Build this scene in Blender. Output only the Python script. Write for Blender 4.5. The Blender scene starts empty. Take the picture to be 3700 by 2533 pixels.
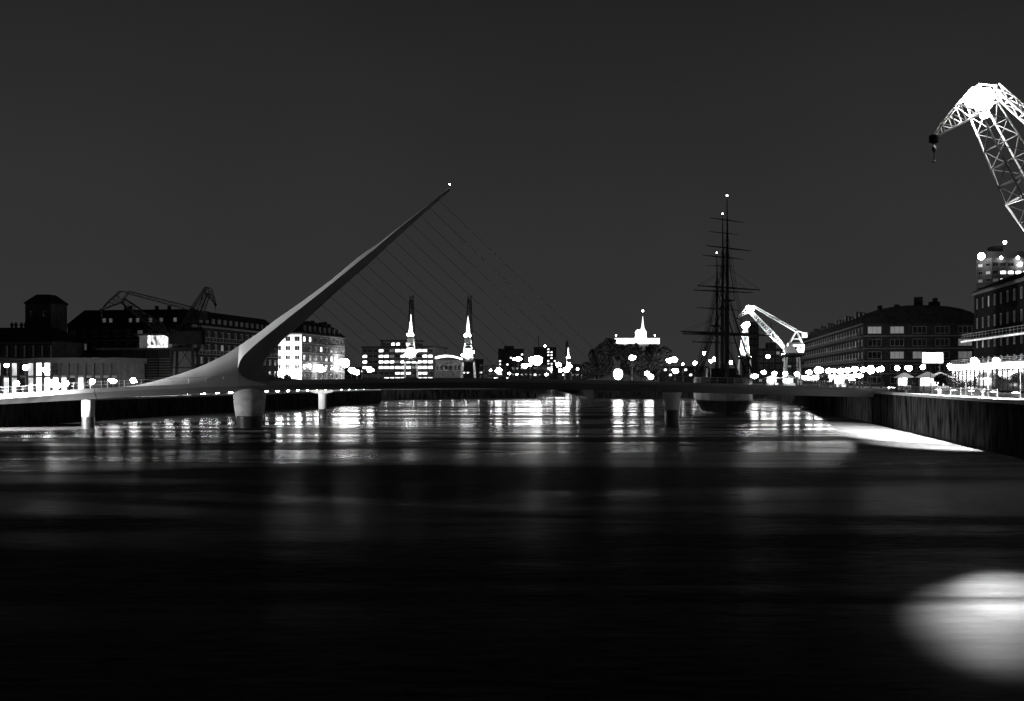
import bpy, bmesh, math, random
from mathutils import Vector, Matrix
random.seed(7)
SC = bpy.context.scene
COL = SC.collection
R = math.radians

# ---------------------------------------------------------------- camera, sky, exposure
# metres; the camera stands 8 m above the dock water and looks along +Y
F, CX, HY, CAMZ = 4083.0, 1850.0, 1370.0, 8.0
cam_d = bpy.data.cameras.new('camera')
cam = bpy.data.objects.new('camera', cam_d); COL.objects.link(cam)
cam.location = (0, 0, CAMZ); cam.rotation_euler = (R(90), 0, 0)
cam_d.sensor_width = 36.0; cam_d.lens = 36.0 * F / 3700.0
cam_d.shift_y = (HY - 1266.5) / 3700.0
cam_d.clip_start = 0.5; cam_d.clip_end = 9000
SC.camera = cam

world = bpy.data.worlds.new('World'); SC.world = world; world.use_nodes = True
nt = world.node_tree; nt.nodes.clear()
sky = nt.nodes.new('ShaderNodeTexSky'); sky.sky_type = 'NISHITA'; sky.sun_disc = False
sky.sun_elevation = R(9); sky.sun_rotation = R(150); sky.air_density = 1.0; sky.dust_density = 4.0
bw = nt.nodes.new('ShaderNodeRGBToBW')
bg = nt.nodes.new('ShaderNodeBackground'); bg.inputs['Strength'].default_value = 0.0015
wo = nt.nodes.new('ShaderNodeOutputWorld')
# even city glow over the whole dome, a little stronger towards the horizon
wtc = nt.nodes.new('ShaderNodeTexCoord'); wsx = nt.nodes.new('ShaderNodeSeparateXYZ')
wmr = nt.nodes.new('ShaderNodeMapRange'); wmr.inputs['From Min'].default_value = 0.0; wmr.inputs['From Max'].default_value = .38
wmr.inputs['To Min'].default_value = .0345; wmr.inputs['To Max'].default_value = .0095
wgl = nt.nodes.new('ShaderNodeBackground'); wad = nt.nodes.new('ShaderNodeAddShader')
wno = nt.nodes.new('ShaderNodeTexNoise'); wno.inputs['Scale'].default_value = 2.2; wno.inputs['Detail'].default_value = 5
wnr = nt.nodes.new('ShaderNodeMapRange'); wnr.inputs['From Min'].default_value = .3; wnr.inputs['From Max'].default_value = .7; wnr.inputs['To Min'].default_value = .86; wnr.inputs['To Max'].default_value = 1.12
nt.links.new(wtc.outputs['Generated'], wno.inputs['Vector']); nt.links.new(wno.outputs[0], wnr.inputs[0]); nt.links.new(wnr.outputs[0], wgl.inputs['Strength'])
nt.links.new(wtc.outputs['Generated'], wsx.inputs[0]); nt.links.new(wsx.outputs['Z'], wmr.inputs[0]); nt.links.new(wmr.outputs[0], wgl.inputs[0])
nt.links.new(sky.outputs[0], bw.inputs[0]); nt.links.new(bw.outputs[0], bg.inputs[0])
nt.links.new(bg.outputs[0], wad.inputs[0]); nt.links.new(wgl.outputs[0], wad.inputs[1]); nt.links.new(wad.outputs[0], wo.inputs[0])

vs = SC.view_settings
vs.view_transform = 'Standard'; vs.look = 'None'; vs.gamma = 1.0; vs.exposure = 0.0; vs.use_curve_mapping = False
SC.render.engine = 'CYCLES'
SC.cycles.max_bounces = 5; SC.cycles.diffuse_bounces = 2; SC.cycles.glossy_bounces = 3
SC.cycles.caustics_reflective = False; SC.cycles.caustics_refractive = False
SC.cycles.sample_clamp_indirect = 6.0
SC.cycles.use_light_tree = True
SC.cycles.use_denoising = True

def P(px, py, Y): return Vector(((px - CX) / F * Y, Y, CAMZ + (HY - py) / F * Y))
def ZZ(py, Y): return CAMZ + (HY - py) / F * Y
def XX(px, Y): return (px - CX) / F * Y
def proj(v): return (CX + v.x / v.y * F, HY - (v.z - CAMZ) / v.y * F)

# ---------------------------------------------------------------- materials
MATS = {}
def mat(name, base, rough=0.7, var=0.25, scale=1.5, metal=0.0, bump=0.0, stretch=(1, 1, 1)):
    if name in MATS: return MATS[name]
    m = bpy.data.materials.new(name); m.use_nodes = True; n = m.node_tree
    b = n.nodes['Principled BSDF']; b.inputs['Roughness'].default_value = rough; b.inputs['Specular IOR Level'].default_value = .5 if rough < .6 else (.12 if rough < .7 else 0.0); b.inputs['Metallic'].default_value = metal
    tc = n.nodes.new('ShaderNodeTexCoord'); mp = n.nodes.new('ShaderNodeMapping'); mp.inputs['Scale'].default_value = stretch
    no = n.nodes.new('ShaderNodeTexNoise'); no.inputs['Scale'].default_value = scale; no.inputs['Detail'].default_value = 6
    mr = n.nodes.new('ShaderNodeMapRange')
    mr.inputs['From Min'].default_value = .3; mr.inputs['From Max'].default_value = .7
    mr.inputs['To Min'].default_value = base * (1 - var); mr.inputs['To Max'].default_value = base * (1 + var)
    n.links.new(tc.outputs['Object'], mp.inputs[0]); n.links.new(mp.outputs[0], no.inputs['Vector'])
    n.links.new(no.outputs[0], mr.inputs[0])
    n.links.new(mr.outputs[0], b.inputs['Base Color'])
    if bump:
        bp = n.nodes.new('ShaderNodeBump'); bp.inputs['Strength'].default_value = bump; bp.inputs['Distance'].default_value = .1
        n.links.new(no.outputs[0], bp.inputs['Height']); n.links.new(bp.outputs[0], b.inputs['Normal'])
    MATS[name] = m; return m
def glow(name, s, var=0.0, scale=1.0):
    if name in MATS: return MATS[name]
    m = bpy.data.materials.new(name); m.use_nodes = True; n = m.node_tree; b = n.nodes['Principled BSDF']
    b.inputs['Base Color'].default_value = (.8, .8, .8, 1); b.inputs['Roughness'].default_value = .4
    b.inputs['Emission Color'].default_value = (1, 1, 1, 1); b.inputs['Emission Strength'].default_value = s
    if var:
        tc = n.nodes.new('ShaderNodeTexCoord')
        no = n.nodes.new('ShaderNodeTexNoise'); no.inputs['Scale'].default_value = scale; no.inputs['Detail'].default_value = 4
        mr = n.nodes.new('ShaderNodeMapRange'); mr.inputs['From Min'].default_value = .35; mr.inputs['From Max'].default_value = .65
        mr.inputs['To Min'].default_value = s * (1 - var); mr.inputs['To Max'].default_value = s * (1 + var)
        n.links.new(tc.outputs['Object'], no.inputs['Vector'])
        n.links.new(no.outputs[0], mr.inputs[0]); n.links.new(mr.outputs[0], b.inputs['Emission Strength'])
    MATS[name] = m; return m
M_CONC = mat('pale_concrete', .55, .6, .12, .4)
M_PIER = mat('pier_concrete', .42, .7, .2, .8, bump=.2)
M_WET = mat('wet_algae_concrete', .025, .35, .5, 1.2, bump=.3)
M_STEEL = mat('white_painted_steel', .17, .75, .08, .3)
M_CABLE = mat('dark_cable', .03, .5, .1)
M_PAVE = mat('quay_paving', .16, .7, .3, .5)
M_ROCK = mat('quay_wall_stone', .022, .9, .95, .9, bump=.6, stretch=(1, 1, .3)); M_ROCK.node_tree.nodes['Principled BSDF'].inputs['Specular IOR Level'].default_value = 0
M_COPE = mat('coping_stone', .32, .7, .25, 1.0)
M_BRICK = mat('dark_brick', .03, .85, .35, .8)
M_BRICK3 = mat('near_black_brick', .012, .85, .4, .8)  # darker copy of the dark brick
M_BRICK2 = mat('red_brick_dim', .06, .85, .35, .6)
M_PLAST = mat('pale_render', .65, .8, .15, .5)
M_ROOF = mat('slate_roof', .02, .75, .4, 1.0)
M_TRIM = mat('stone_trim', .14, .8, .2, 1.0)
M_FRAME = mat('window_frame_paint', .25, .5, .15)
M_GLASS = mat('dark_glass', .015, .08, .3)
M_METAL = mat('dark_metal', .03, .65, .3)
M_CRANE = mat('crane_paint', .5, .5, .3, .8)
M_CRANE_UNLIT = mat('crane_paint_unlit', .015, .75, .3, .8)  # unlit copy of the crane paint, shade put into the colour
M_BLACK = mat('black_iron', .012, .5, .2)
M_HULL = mat('white_hull_paint', .13, .5, .35, .6)
M_HULLB = mat('black_hull_paint', .012, .35, .4)
M_WOOD = mat('dark_spar_wood', .018, .6, .3)
M_LEAF = mat('dark_foliage', .02, .75, .5, 2.0)
M_BARK = mat('bark', .04, .9, .4, 3.0)
M_OFF = mat('office_panel', .12, .6, .25, .5)
M_FAR = mat('far_building_render', .10, .8, .25, .3)
M_ANT = mat('rope', .02, .8, .2)
G_LAMP = glow('lamp_globe_glow', 80)
G_LAMPD = glow('dim_lamp_glow', 25)
G_LAMPH = glow('strong_lamp_glow', 420)
G_WIN = glow('lit_window_glow', 3, .85, 1.3)
G_WIND = glow('dim_window_glow', .045, .6, 1.0)
G_SHOP = glow('shopfront_glow', 3, .9, 1.6)
G_SIGN = glow('light_box_glow', 8, .1, .5)
G_NEON = glow('awning_strip_glow', 9, .4, .8)

# ---------------------------------------------------------------- mesh builder
ORI = {}          # world origin of every root and part
class MB:
    def __init__(s): s.v = []; s.f = []
    def add(s, vs, fs):
        o = len(s.v); s.v += [Vector(a) for a in vs]; s.f += [tuple(i + o for i in f) for f in fs]; return s
    def box(s, a, b):
        x0, y0, z0 = a; x1, y1, z1 = b
        return s.add([(x0, y0, z0), (x1, y0, z0), (x1, y1, z0), (x0, y1, z0), (x0, y0, z1), (x1, y0, z1), (x1, y1, z1), (x0, y1, z1)],
                     [(0, 3, 2, 1), (4, 5, 6, 7), (0, 1, 5, 4), (1, 2, 6, 5), (2, 3, 7, 6), (3, 0, 4, 7)])
    def obox(s, fn, a, b):       # box whose corners go through fn(u, w, z)
        k = MB().box(a, b); return s.add([fn(*p) for p in k.v], k.f)
    def tube(s, p, q, r0, r1=None, n=6):
        p, q = Vector(p), Vector(q); r1 = r0 if r1 is None else r1
        d = (q - p)
        if d.length < 1e-6: return s
        d.normalize(); a = d.orthogonal().normalized(); b = d.cross(a)
        vs = []
        for c, r in ((p, r0), (q, r1)):
            for i in range(n):
                t = 2 * math.pi * i / n; vs.append(c + a * math.cos(t) * r + b * math.sin(t) * r)
        fs = [(i, (i + 1) % n, n + (i + 1) % n, n + i) for i in range(n)]
        fs += [tuple(range(n - 1, -1, -1)), tuple(range(n, 2 * n))]
        return s.add(vs, fs)
    def path(s, pts, r, n=6):
        for a, b in zip(pts, pts[1:]): s.tube(a, b, r, None, n)
        return s
    def lathe(s, c, prof, n=16, sx=1.0, sy=1.0):
        c = Vector(c); vs = []
        for r, z in prof:
            for i in range(n):
                t = 2 * math.pi * i / n; vs.append(c + Vector((r * sx * math.cos(t), r * sy * math.sin(t), z)))
        fs = []
        for j in range(len(prof) - 1):
            for i in range(n): fs.append((j * n + i, j * n + (i + 1) % n, (j + 1) * n + (i + 1) % n, (j + 1) * n + i))
        fs += [tuple(range(n - 1, -1, -1)), tuple(range((len(prof) - 1) * n, len(prof) * n))]
        return s.add(vs, fs)
    def loft(s, rings, cap=True, closed=True):
        n = len(rings[0]); vs = [p for r in rings for p in r]; fs = []
        for j in range(len(rings) - 1):
            for i in range(n if closed else n - 1):
                fs.append((j * n + i, j * n + (i + 1) % n, (j + 1) * n + (i + 1) % n, (j + 1) * n + i))
        if cap and closed: fs += [tuple(range(n - 1, -1, -1)), tuple(range((len(rings) - 1) * n, len(rings) * n))]
        return s.add(vs, fs)
    def ball(s, c, r, n=14, m=8, sz=1.0):
        return s.lathe(c, [(max(1e-3, r * math.sin(math.pi * j / m)), -r * sz * math.cos(math.pi * j / m)) for j in range(m + 1)], n)
    def mesh(s, name, m, smooth=False, fix=True):
        me = bpy.data.meshes.new(name)
        me.from_pydata([tuple(v) for v in s.v], [], s.f)
        if fix:
            b = bmesh.new(); b.from_mesh(me); bmesh.ops.recalc_face_normals(b, faces=b.faces); b.to_mesh(me); b.free()
        if smooth: me.polygons.foreach_set('use_smooth', [True] * len(me.polygons))
        if m: me.materials.append(m)
        return me
    def build(s, name, m, parent=None, smooth=False, fix=True):     # vertices given in world space
        o = ORI[parent.name] if parent else Vector((0, 0, 0))
        t = MB(); t.v = [v - o for v in s.v]; t.f = s.f
        ob = bpy.data.objects.new(name, t.mesh(name, m, smooth, fix)); COL.objects.link(ob)
        if parent: ob.parent = parent
        ORI[ob.name] = o
        return ob
def tag(o, label=None, cat=None, group=None, kind=None):
    if label: o['label'] = label
    if cat: o['category'] = cat
    if group: o['group'] = group
    if kind: o['kind'] = kind
    return o
def root(name, loc, label, cat, group=None):
    o = bpy.data.objects.new(name, None); COL.objects.link(o); o.location = loc; o.empty_display_size = .5
    ORI[o.name] = Vector(loc); return tag(o, label, cat, group)
def place(name, me, parent, M):     # a shared mesh as a child, M in world space
    ob = bpy.data.objects.new(name, me); COL.objects.link(ob); ob.parent = parent
    M = M.copy(); M.translation = M.translation - ORI[parent.name]; ob.matrix_local = M
    ORI[ob.name] = Vector((0, 0, 0)); return ob
def light(name, kind, loc, energy, parent, target=None, size=None, spot=None):
    d = bpy.data.lights.new(name, kind); d.energy = energy
    if size: d.shadow_soft_size = size
    ob = bpy.data.objects.new(name, d); COL.objects.link(ob)
    ob.parent = parent; ob.location = Vector(loc) - ORI[parent.name]
    if target is not None: ob.rotation_euler = (Vector(target) - Vector(loc)).to_track_quat('-Z', 'Y').to_euler()
    if spot: d.spot_size = R(spot); d.spot_blend = .8 if 40 < spot < 100 else 1.0
    return ob

# ---------------------------------------------------------------- water and quays
DL = Vector((.181, .983, 0)); DR = Vector((.154, .988, 0))
ZL, ZR = 4.3, 5.8
def xl(Y): return -119.5 + .184 * Y       # left quay edge
def xr(Y): return 33.4 + .156 * Y         # right quay edge

WROUGH = (.12, .24); WMIRROR = .8
wm = bpy.data.materials.new('dock_water'); wm.use_nodes = True; n = wm.node_tree; n.nodes.remove(n.nodes['Principled BSDF'])
tc = n.nodes.new('ShaderNodeTexCoord'); out = n.nodes['Material Output']
def wn(sc, detail=2.0, scale=1.0, dist=0.0):
    mp = n.nodes.new('ShaderNodeMapping'); mp.inputs['Scale'].default_value = sc
    no = n.nodes.new('ShaderNodeTexNoise'); no.inputs['Scale'].default_value = scale; no.inputs['Detail'].default_value = detail; no.inputs['Distortion'].default_value = dist
    n.links.new(tc.outputs['Object'], mp.inputs[0]); n.links.new(mp.outputs[0], no.inputs['Vector']); return no
def rng(src, a, c, lo=.35, hi=.65):
    mr = n.nodes.new('ShaderNodeMapRange'); mr.inputs['From Min'].default_value = lo; mr.inputs['From Max'].default_value = hi
    mr.inputs['To Min'].default_value = a; mr.inputs['To Max'].default_value = c; n.links.new(src, mr.inputs[0]); return mr.outputs[0]
# silty water: a weak body colour under a ruffled, long-exposed mirror; wind patches change its roughness
dif = n.nodes.new('ShaderNodeBsdfDiffuse'); glo = n.nodes.new('ShaderNodeBsdfGlossy'); mix = n.nodes.new('ShaderNodeMixShader'); fre = n.nodes.new('ShaderNodeFresnel')
fre.inputs['IOR'].default_value = 1.33
n1 = wn((.02, .07, 1), 4.0, 1.0, .6); sxy = n.nodes.new('ShaderNodeSeparateXYZ'); n.links.new(tc.outputs['Object'], sxy.inputs[0])
wob = n.nodes.new('ShaderNodeMath'); wob.operation = 'MULTIPLY_ADD'; wob.inputs[1].default_value = 70.0; n.links.new(n1.outputs[0], wob.inputs[0]); n.links.new(sxy.outputs['Y'], wob.inputs[2])
add = n.nodes.new('ShaderNodeMath'); add.operation = 'ADD'
n.links.new(rng(n1.outputs[0], WROUGH[0], WROUGH[1]), add.inputs[0]); n.links.new(rng(wob.outputs[0], .14, 0.0, 120.0, 235.0), add.inputs[1]); n.links.new(add.outputs[0], glo.inputs['Roughness'])
n4 = wn((.4, 2.6, 1), 9.0, 1.0, 1.2); n4.inputs['Roughness'].default_value = .72; n.links.new(rng(n4.outputs[0], .004, .09, .32, .68), dif.inputs['Color'])
n2 = wn((.035, .2, 1), 3.0, 1.0, .5)
bp = n.nodes.new('ShaderNodeBump'); bp.inputs['Strength'].default_value = .2; bp.inputs['Distance'].default_value = .35
n.links.new(n2.outputs[0], bp.inputs['Height']); n.links.new(bp.outputs[0], glo.inputs['Normal'])
km = n.nodes.new('ShaderNodeMath'); km.operation = 'MULTIPLY'; km.inputs[1].default_value = WMIRROR
pw = n.nodes.new('ShaderNodeMath'); pw.operation = 'POWER'; pw.inputs[1].default_value = 3.0      # waves hide each other towards the horizon
n.links.new(fre.outputs[0], pw.inputs[0]); n.links.new(pw.outputs[0], km.inputs[0])
n5 = wn((.011, .06, 1), 5.0, 1.0, 1.3); slick = n.nodes.new('ShaderNodeMath'); slick.operation = 'MULTIPLY'      # bands of ruffled and slick water
n.links.new(km.outputs[0], slick.inputs[0]); n.links.new(rng(n5.outputs[0], .13, 1.0, .42, .57), slick.inputs[1]); n.links.new(slick.outputs[0], mix.inputs[0])
n.links.new(dif.outputs[0], mix.inputs[1]); n.links.new(glo.outputs[0], mix.inputs[2]); n.links.new(mix.outputs[0], out.inputs['Surface'])
w = MB().add([(-2600, -60, 0), (2600, -60, 0), (2600, 2600, 0), (-2600, 2600, 0)], [(0, 1, 2, 3)]).build('water', wm)
tag(w, 'smooth dark dock water mirroring the quay lights', kind='structure')

def land(name, poly, z, label):
    m = MB(); k = len(poly)
    m.add([(x, y, z) for x, y in poly], [tuple(range(k))])
    top = m.build(name, M_PAVE); tag(top, label, kind='structure')
    return top
LPOLY = [(xl(-60), -60), (xl(398), 398), (-55, 446), (10, 467), (14, 900), (14, 2600), (-2600, 2600), (-2600, -60)]
RPOLY = [(2600, -60), (2600, 2600), (15, 2600), (15, 900), (35, 899), (34, 470), (xr(486), 486), (xr(-60), -60)]
def quay(side, poly, edge, z):
    top = land(side + '_quay_pavement', poly, z, f'paved {side} quay along the dock')
    m = MB()
    for a, b2 in zip(edge, edge[1:]):
        va, vb = Vector((*a, 0)), Vector((*b2, 0)); L = (vb - va).length; k = max(1, int(L / 6))
        for i in range(k):
            p, q = va.lerp(vb, i / k), va.lerp(vb, (i + 1) / k)
            m.add([(p.x, p.y, -2), (q.x, q.y, -2), (q.x, q.y, z - .3), (p.x, p.y, z - .3)], [(0, 1, 2, 3)])
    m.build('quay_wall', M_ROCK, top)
    m = MB()
    for a, b2 in zip(edge, edge[1:]):
        va, vb = Vector((*a, 0)), Vector((*b2, 0)); d = (vb - va).normalized(); nn = Vector((-d.y, d.x, 0)) * (.55 if side == 'left' else .55)
        o = -nn * .2
        m.add([va + o + Vector((0, 0, z - .34)), vb + o + Vector((0, 0, z - .34)), vb + nn + Vector((0, 0, z - .34)), va + nn + Vector((0, 0, z - .34)),
               va + o + Vector((0, 0, z + .05)), vb + o + Vector((0, 0, z + .05)), vb + nn + Vector((0, 0, z + .05)), va + nn + Vector((0, 0, z + .05))],
              [(0, 3, 2, 1), (4, 5, 6, 7), (0, 1, 5, 4), (1, 2, 6, 5), (2, 3, 7, 6), (3, 0, 4, 7)])
    m.build('coping', M_COPE, top)
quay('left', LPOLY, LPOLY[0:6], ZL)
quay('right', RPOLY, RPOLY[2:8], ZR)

# ---------------------------------------------------------------- footbridge
BM = Vector((-43.2, 186.8, 0)); BB = Vector((.9856, .169, 0)).normalized(); BN = Vector((BB.y, -BB.x, 0))   # BN faces the camera
def bpos(px):
    k = (px - CX) / F; s = (k * BM.y - BM.x) / (BB.x - k * BB.y); return BM + BB * s
def BP(px, py, off=0.0):
    p = bpos(px); p.z = ZZ(py, p.y); return p + BN * off
def interp(tab, x):
    if x <= tab[0][0]: return list(tab[0][1:])
    for a, c in zip(tab, tab[1:]):
        if x <= c[0]:
            t = (x - a[0]) / (c[0] - a[0]); return [u + (v - u) * t for u, v in zip(a[1:], c[1:])]
    return list(tab[-1][1:])
DECK = [(-200, 1431, 1449, 1470), (0, 1425, 1443, 1462), (340, 1402, 1417, 1441), (600, 1392, 1405, 1428), (905, 1379, 1394, 1413), (1300, 1367, 1384, 1406),
        (1700, 1365, 1380, 1403), (2200, 1374, 1386, 1410), (2600, 1386, 1396, 1422), (3175, 1403, 1413, 1436)]
br = root('footbridge', (BM.x, BM.y, 0), 'white footbridge with one leaning needle pylon and stay cables across the dock', 'footbridge')
def deck_ring(px):
    t, mi, bo = interp(DECK, px); p = bpos(px); zt, zm, zb = (ZZ(a, p.y) for a in (t, mi, bo))
    sec = [(-1.3, zb), (1.3, zb), (3.1, zm), (2.6, zt), (2.4, zt), (2.3, zt - .25), (-2.3, zt - .25), (-2.4, zt), (-2.6, zt), (-3.1, zm)]
    return [Vector((p.x, p.y, z)) + BN * o for o, z in sec]
def smoothdeck():
    global DECK
    out = []
    for x in range(-200, 3176, 75):
        acc = [0, 0, 0]
        for k in (-120, -60, 0, 60, 120):
            v = interp(DECK, min(3175, max(-200, x + k))); acc = [a + c / 5 for a, c in zip(acc, v)]
        out.append((x, *acc))
    DECK = out
smoothdeck()
for a, c in ((-200, 354), (356.5, 2354), (2356.5, 3178)):
    k = max(3, int((c - a) / 60))
    MB().loft([deck_ring(a + (c - a) * i / k) for i in range(k + 1)]).build('deck_span', M_STEEL, br)
# handrails
post = MB().tube((0, 0, 0), (0, 0, 1.05), .035, n=5).mesh('railing_post', M_STEEL)
for side in (1, -1):
    pts = []
    for px in range(-180, 3170, 62):
        t = interp(DECK, px)[0]; p = BP(px, t, side * 2.5); pts.append(p + Vector((0, 0, 1.05)))
        place('railing_post', post, br, Matrix.Translation(p - Vector((0, 0, .02))))
    MB().path(pts, .028, 5).build('handrail', M_STEEL, br)
    MB().path([p - Vector((0, 0, .5)) for p in pts], .015, 4).build('handrail_wire', M_STEEL, br)
# pylon
TOPL = [(400, 1402), (430, 1399), (503, 1391), (572, 1374), (654, 1350), (736, 1320), (818, 1280), (883, 1237), (940, 1199), (993, 1158), (1095, 1087), (1197, 1011), (1311, 916), (1364, 882), (1442, 820), (1540, 745), (1624, 678)]
FUP = [(864, 1331), (866, 1320), (871, 1306), (883, 1287), (905, 1266), (932, 1241), (1050, 1145), (1148, 1068), (1272, 967), (1364, 892), (1442, 826), (1540, 748), (1624, 680)]
FLOW = [(864, 1331), (867, 1345), (879, 1360), (905, 1373), (932, 1380), (965, 1386)]
BLO = [(1624, 690), (1521, 781), (1423, 869), (1325, 960), (1226, 1045), (1144, 1120), (1102, 1160), (1022, 1226), (985, 1266), (962, 1293), (951, 1317), (953, 1338), (968, 1354), (1000, 1364), (1050, 1369), (1120, 1372)]
def ev(tab, x): return interp(tab, x)[0]
def wid(px): return 2.7 - 2.42 * max(0, min(1, (px - 880) / 740)) ** .8
def pyl_grid(xs, top, low, side, olo=None, ohi=None):
    rings = []
    for x in xs:
        yt, yl = top(x), low(x); ring = []
        for j in range(7):
            t = j / 6; w = (olo(x) if olo else 0) * (1 - t) + ohi(x) * t
            if not olo: w = ohi(x) * (.10 + .90 * t ** .85)
            ring.append(BP(x, yt + (yl - yt) * t, side * w))
        rings.append(ring)
    return rings
for side in (1, -1):
    pm = MB()
    edge = lambda x: ev([(r[0], r[2]) for r in DECK], x) - 1.5
    wd = lambda x: 3.02
    wf = lambda x: 3.02 + (wid(x) - 3.02) * min(1, max(0, (x - 864) / 60))
    xs = [400 + (864 - 400) * i / 24 for i in range(25)]
    pm.loft(pyl_grid(xs, lambda x: ev(TOPL, x), edge, side, None, lambda x: 3.02), closed=False)
    xs = [864 + (965 - 864) * i / 8 for i in range(9)]
    pm.loft(pyl_grid(xs, lambda x: ev(FLOW, x), edge, side, lambda x: 3.0, lambda x: 3.02), closed=False)
    xs = [864 + (1624 - 864) * (i / 40) ** 1.3 for i in range(41)]
    pm.loft(pyl_grid(xs, lambda x: ev(TOPL, x), lambda x: ev(FUP, x), side, None, wf), closed=False)
    pm.build('pylon_face', M_STEEL, br, smooth=True)
    # inner hollow face: front ridge to lower edge
    FR = FUP[::-1] + FLOW[1:] + [(1030, 1388), (1120, 1389)]
    def resample(pts, k):
        d = [0]
        for a, c in zip(pts, pts[1:]): d.append(d[-1] + math.hypot(c[0] - a[0], c[1] - a[1]))
        out = []
        for i in range(k + 1):
            s = d[-1] * i / k
            for j in range(len(d) - 1):
                if s <= d[j + 1] + 1e-6:
                    t = (s - d[j]) / max(1e-6, d[j + 1] - d[j]); out.append((pts[j][0] + (pts[j + 1][0] - pts[j][0]) * t, pts[j][1] + (pts[j + 1][1] - pts[j][1]) * t)); break
        return out
    # matched halves: shaft and curl
    iF, iB = FR.index((864, 1331)), BLO.index((951, 1317))
    fa = resample(FR[:iF + 1], 40) + resample(FR[iF:], 16)[1:]; ba = resample(BLO[:iB + 1], 40) + resample(BLO[iB:], 16)[1:]
    rings = []
    for (fx, fy), (bx_, by_) in zip(fa, ba):
        r = []
        for j in range(5):
            t = j / 4; x = fx + (bx_ - fx) * t; y = fy + (by_ - fy) * t
            w = (wf(max(864, fx)) if fy < 1331 else 3.0) * (1 - .62 * t ** 1.4)
            r.append(BP(x, y, side * w))
        rings.append(r)
    hm = MB().loft(rings, closed=False)
    hm.build('pylon_underside', M_STEEL, br, smooth=True)
    if side == 1: low_a = [r[-1] for r in rings]
    else:
        MB().loft([[a, c] for a, c in zip(low_a, [r[-1] for r in rings])], closed=False).build('pylon_inner_edge', M_STEEL, br, smooth=True)
# stay cables
NC = 16
for i in range(NC):
    t = i / (NC - 1)
    mx = 1584 + (1096 - 1584) * t; my = ev(sorted(BLO[:8]), mx) - 4
    dx = 2268 + (1350 - 2268) * t; dy = interp(DECK, dx)[0] + 2
    MB().tube(BP(mx, my), BP(dx, dy), .036, n=5).build('stay_cable', M_CABLE, br)
tip = BP(1624, 681)
MB().tube(tip, tip + Vector((.05, 0, .6)), .02, n=5).build('tip_rod', M_METAL, br)
MB().ball(tip + Vector((.05, 0, .7)), .11, 10, 6).build('tip_beacon', G_LAMP, br)
# piers standing on the bridge line
def pier(px, prof, wet, n=28):
    p = bpos(px); base = Vector((p.x, p.y, 0)); k = p.y / F
    pts = [((r * k), ZZ(y, p.y)) for r, y in prof]
    dry = [(r, z) for r, z in pts if z >= wet]; wetp = [(r, z) for r, z in pts if z < wet]
    def at(z):
        for (r0, z0), (r1, z1) in zip(pts, pts[1:]):
            if z0 >= z >= z1: return r0 + (r1 - r0) * (z0 - z) / max(1e-6, z0 - z1)
        return pts[-1][0]
    a = MB().lathe(base, dry + [(at(wet), wet)], n); ob = a.build('pier', M_PIER, br, smooth=True)
    MB().lathe(base, [(at(wet), wet)] + wetp, n).build('wet_pier_foot', M_WET, br, smooth=True)
pier(902, [(30, 1396), (48, 1404), (55, 1414), (58, 1424), (57.5, 1442), (55, 1443), (55, 1445.5), (57, 1446.5), (53, 1480), (48, 1510), (44, 1545), (43, 1600)], ZZ(1503, 186))
pier(319, [(34, 1434), (25, 1442), (23, 1450), (23, 1470), (22.5, 1510), (23, 1550), (23, 1620)], ZZ(1506, 182))
pier(2428, [(36, 1418), (33, 1424), (31, 1440), (27, 1470), (26, 1490), (25, 1532), (25, 1600)], ZZ(1482, 199))
p = bpos(3152)
fn = lambda u, w, z: p + BB * u + BN * w + Vector((0, 0, z))
MB().obox(fn, (-.4, 2.0, 2.5), (.4, 2.6, ZZ(1436, p.y))).build('abutment_bracket', M_PIER, br)

# separate mooring pier behind
sp = Vector((XX(1166, 233), 233, 0))
mo = root('mooring_pier', sp, 'round concrete mooring pier with flared bracket head behind the bridge', 'pier')
k = 233 / F
MB().lathe(sp, [(15 * k, ZZ(1478, 233)), (15 * k, 0), (15 * k, -2)], 20).build('wet_column_foot', M_WET, mo, smooth=True)
MB().lathe(sp, [(17 * k, ZZ(1420, 233)), (15 * k, ZZ(1430, 233)), (15 * k, ZZ(1478, 233))], 20).build('column', M_PIER, mo, smooth=True)
hb = MB()
z0, z1, z2 = ZZ(1421, 233), ZZ(1412, 233), ZZ(1404, 233)
hb.loft([[sp + Vector((-1.4, -1, z0)), sp + Vector((1.4, -1, z0)), sp + Vector((1.4, 1, z0)), sp + Vector((-1.4, 1, z0))],
         [sp + Vector((-2.7, -1.2, z1)), sp + Vector((2.7, -1.2, z1)), sp + Vector((2.7, 1.2, z1)), sp + Vector((-2.7, 1.2, z1))]])
hb.build('flared_head', M_PIER, mo)
for u in (-2.2, -.35, 1.5):
    MB().box(sp + Vector((u, -1.1, z1)), sp + Vector((u + .7, 1.1, z2))).build('bearing_block', M_PIER, mo)

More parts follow.
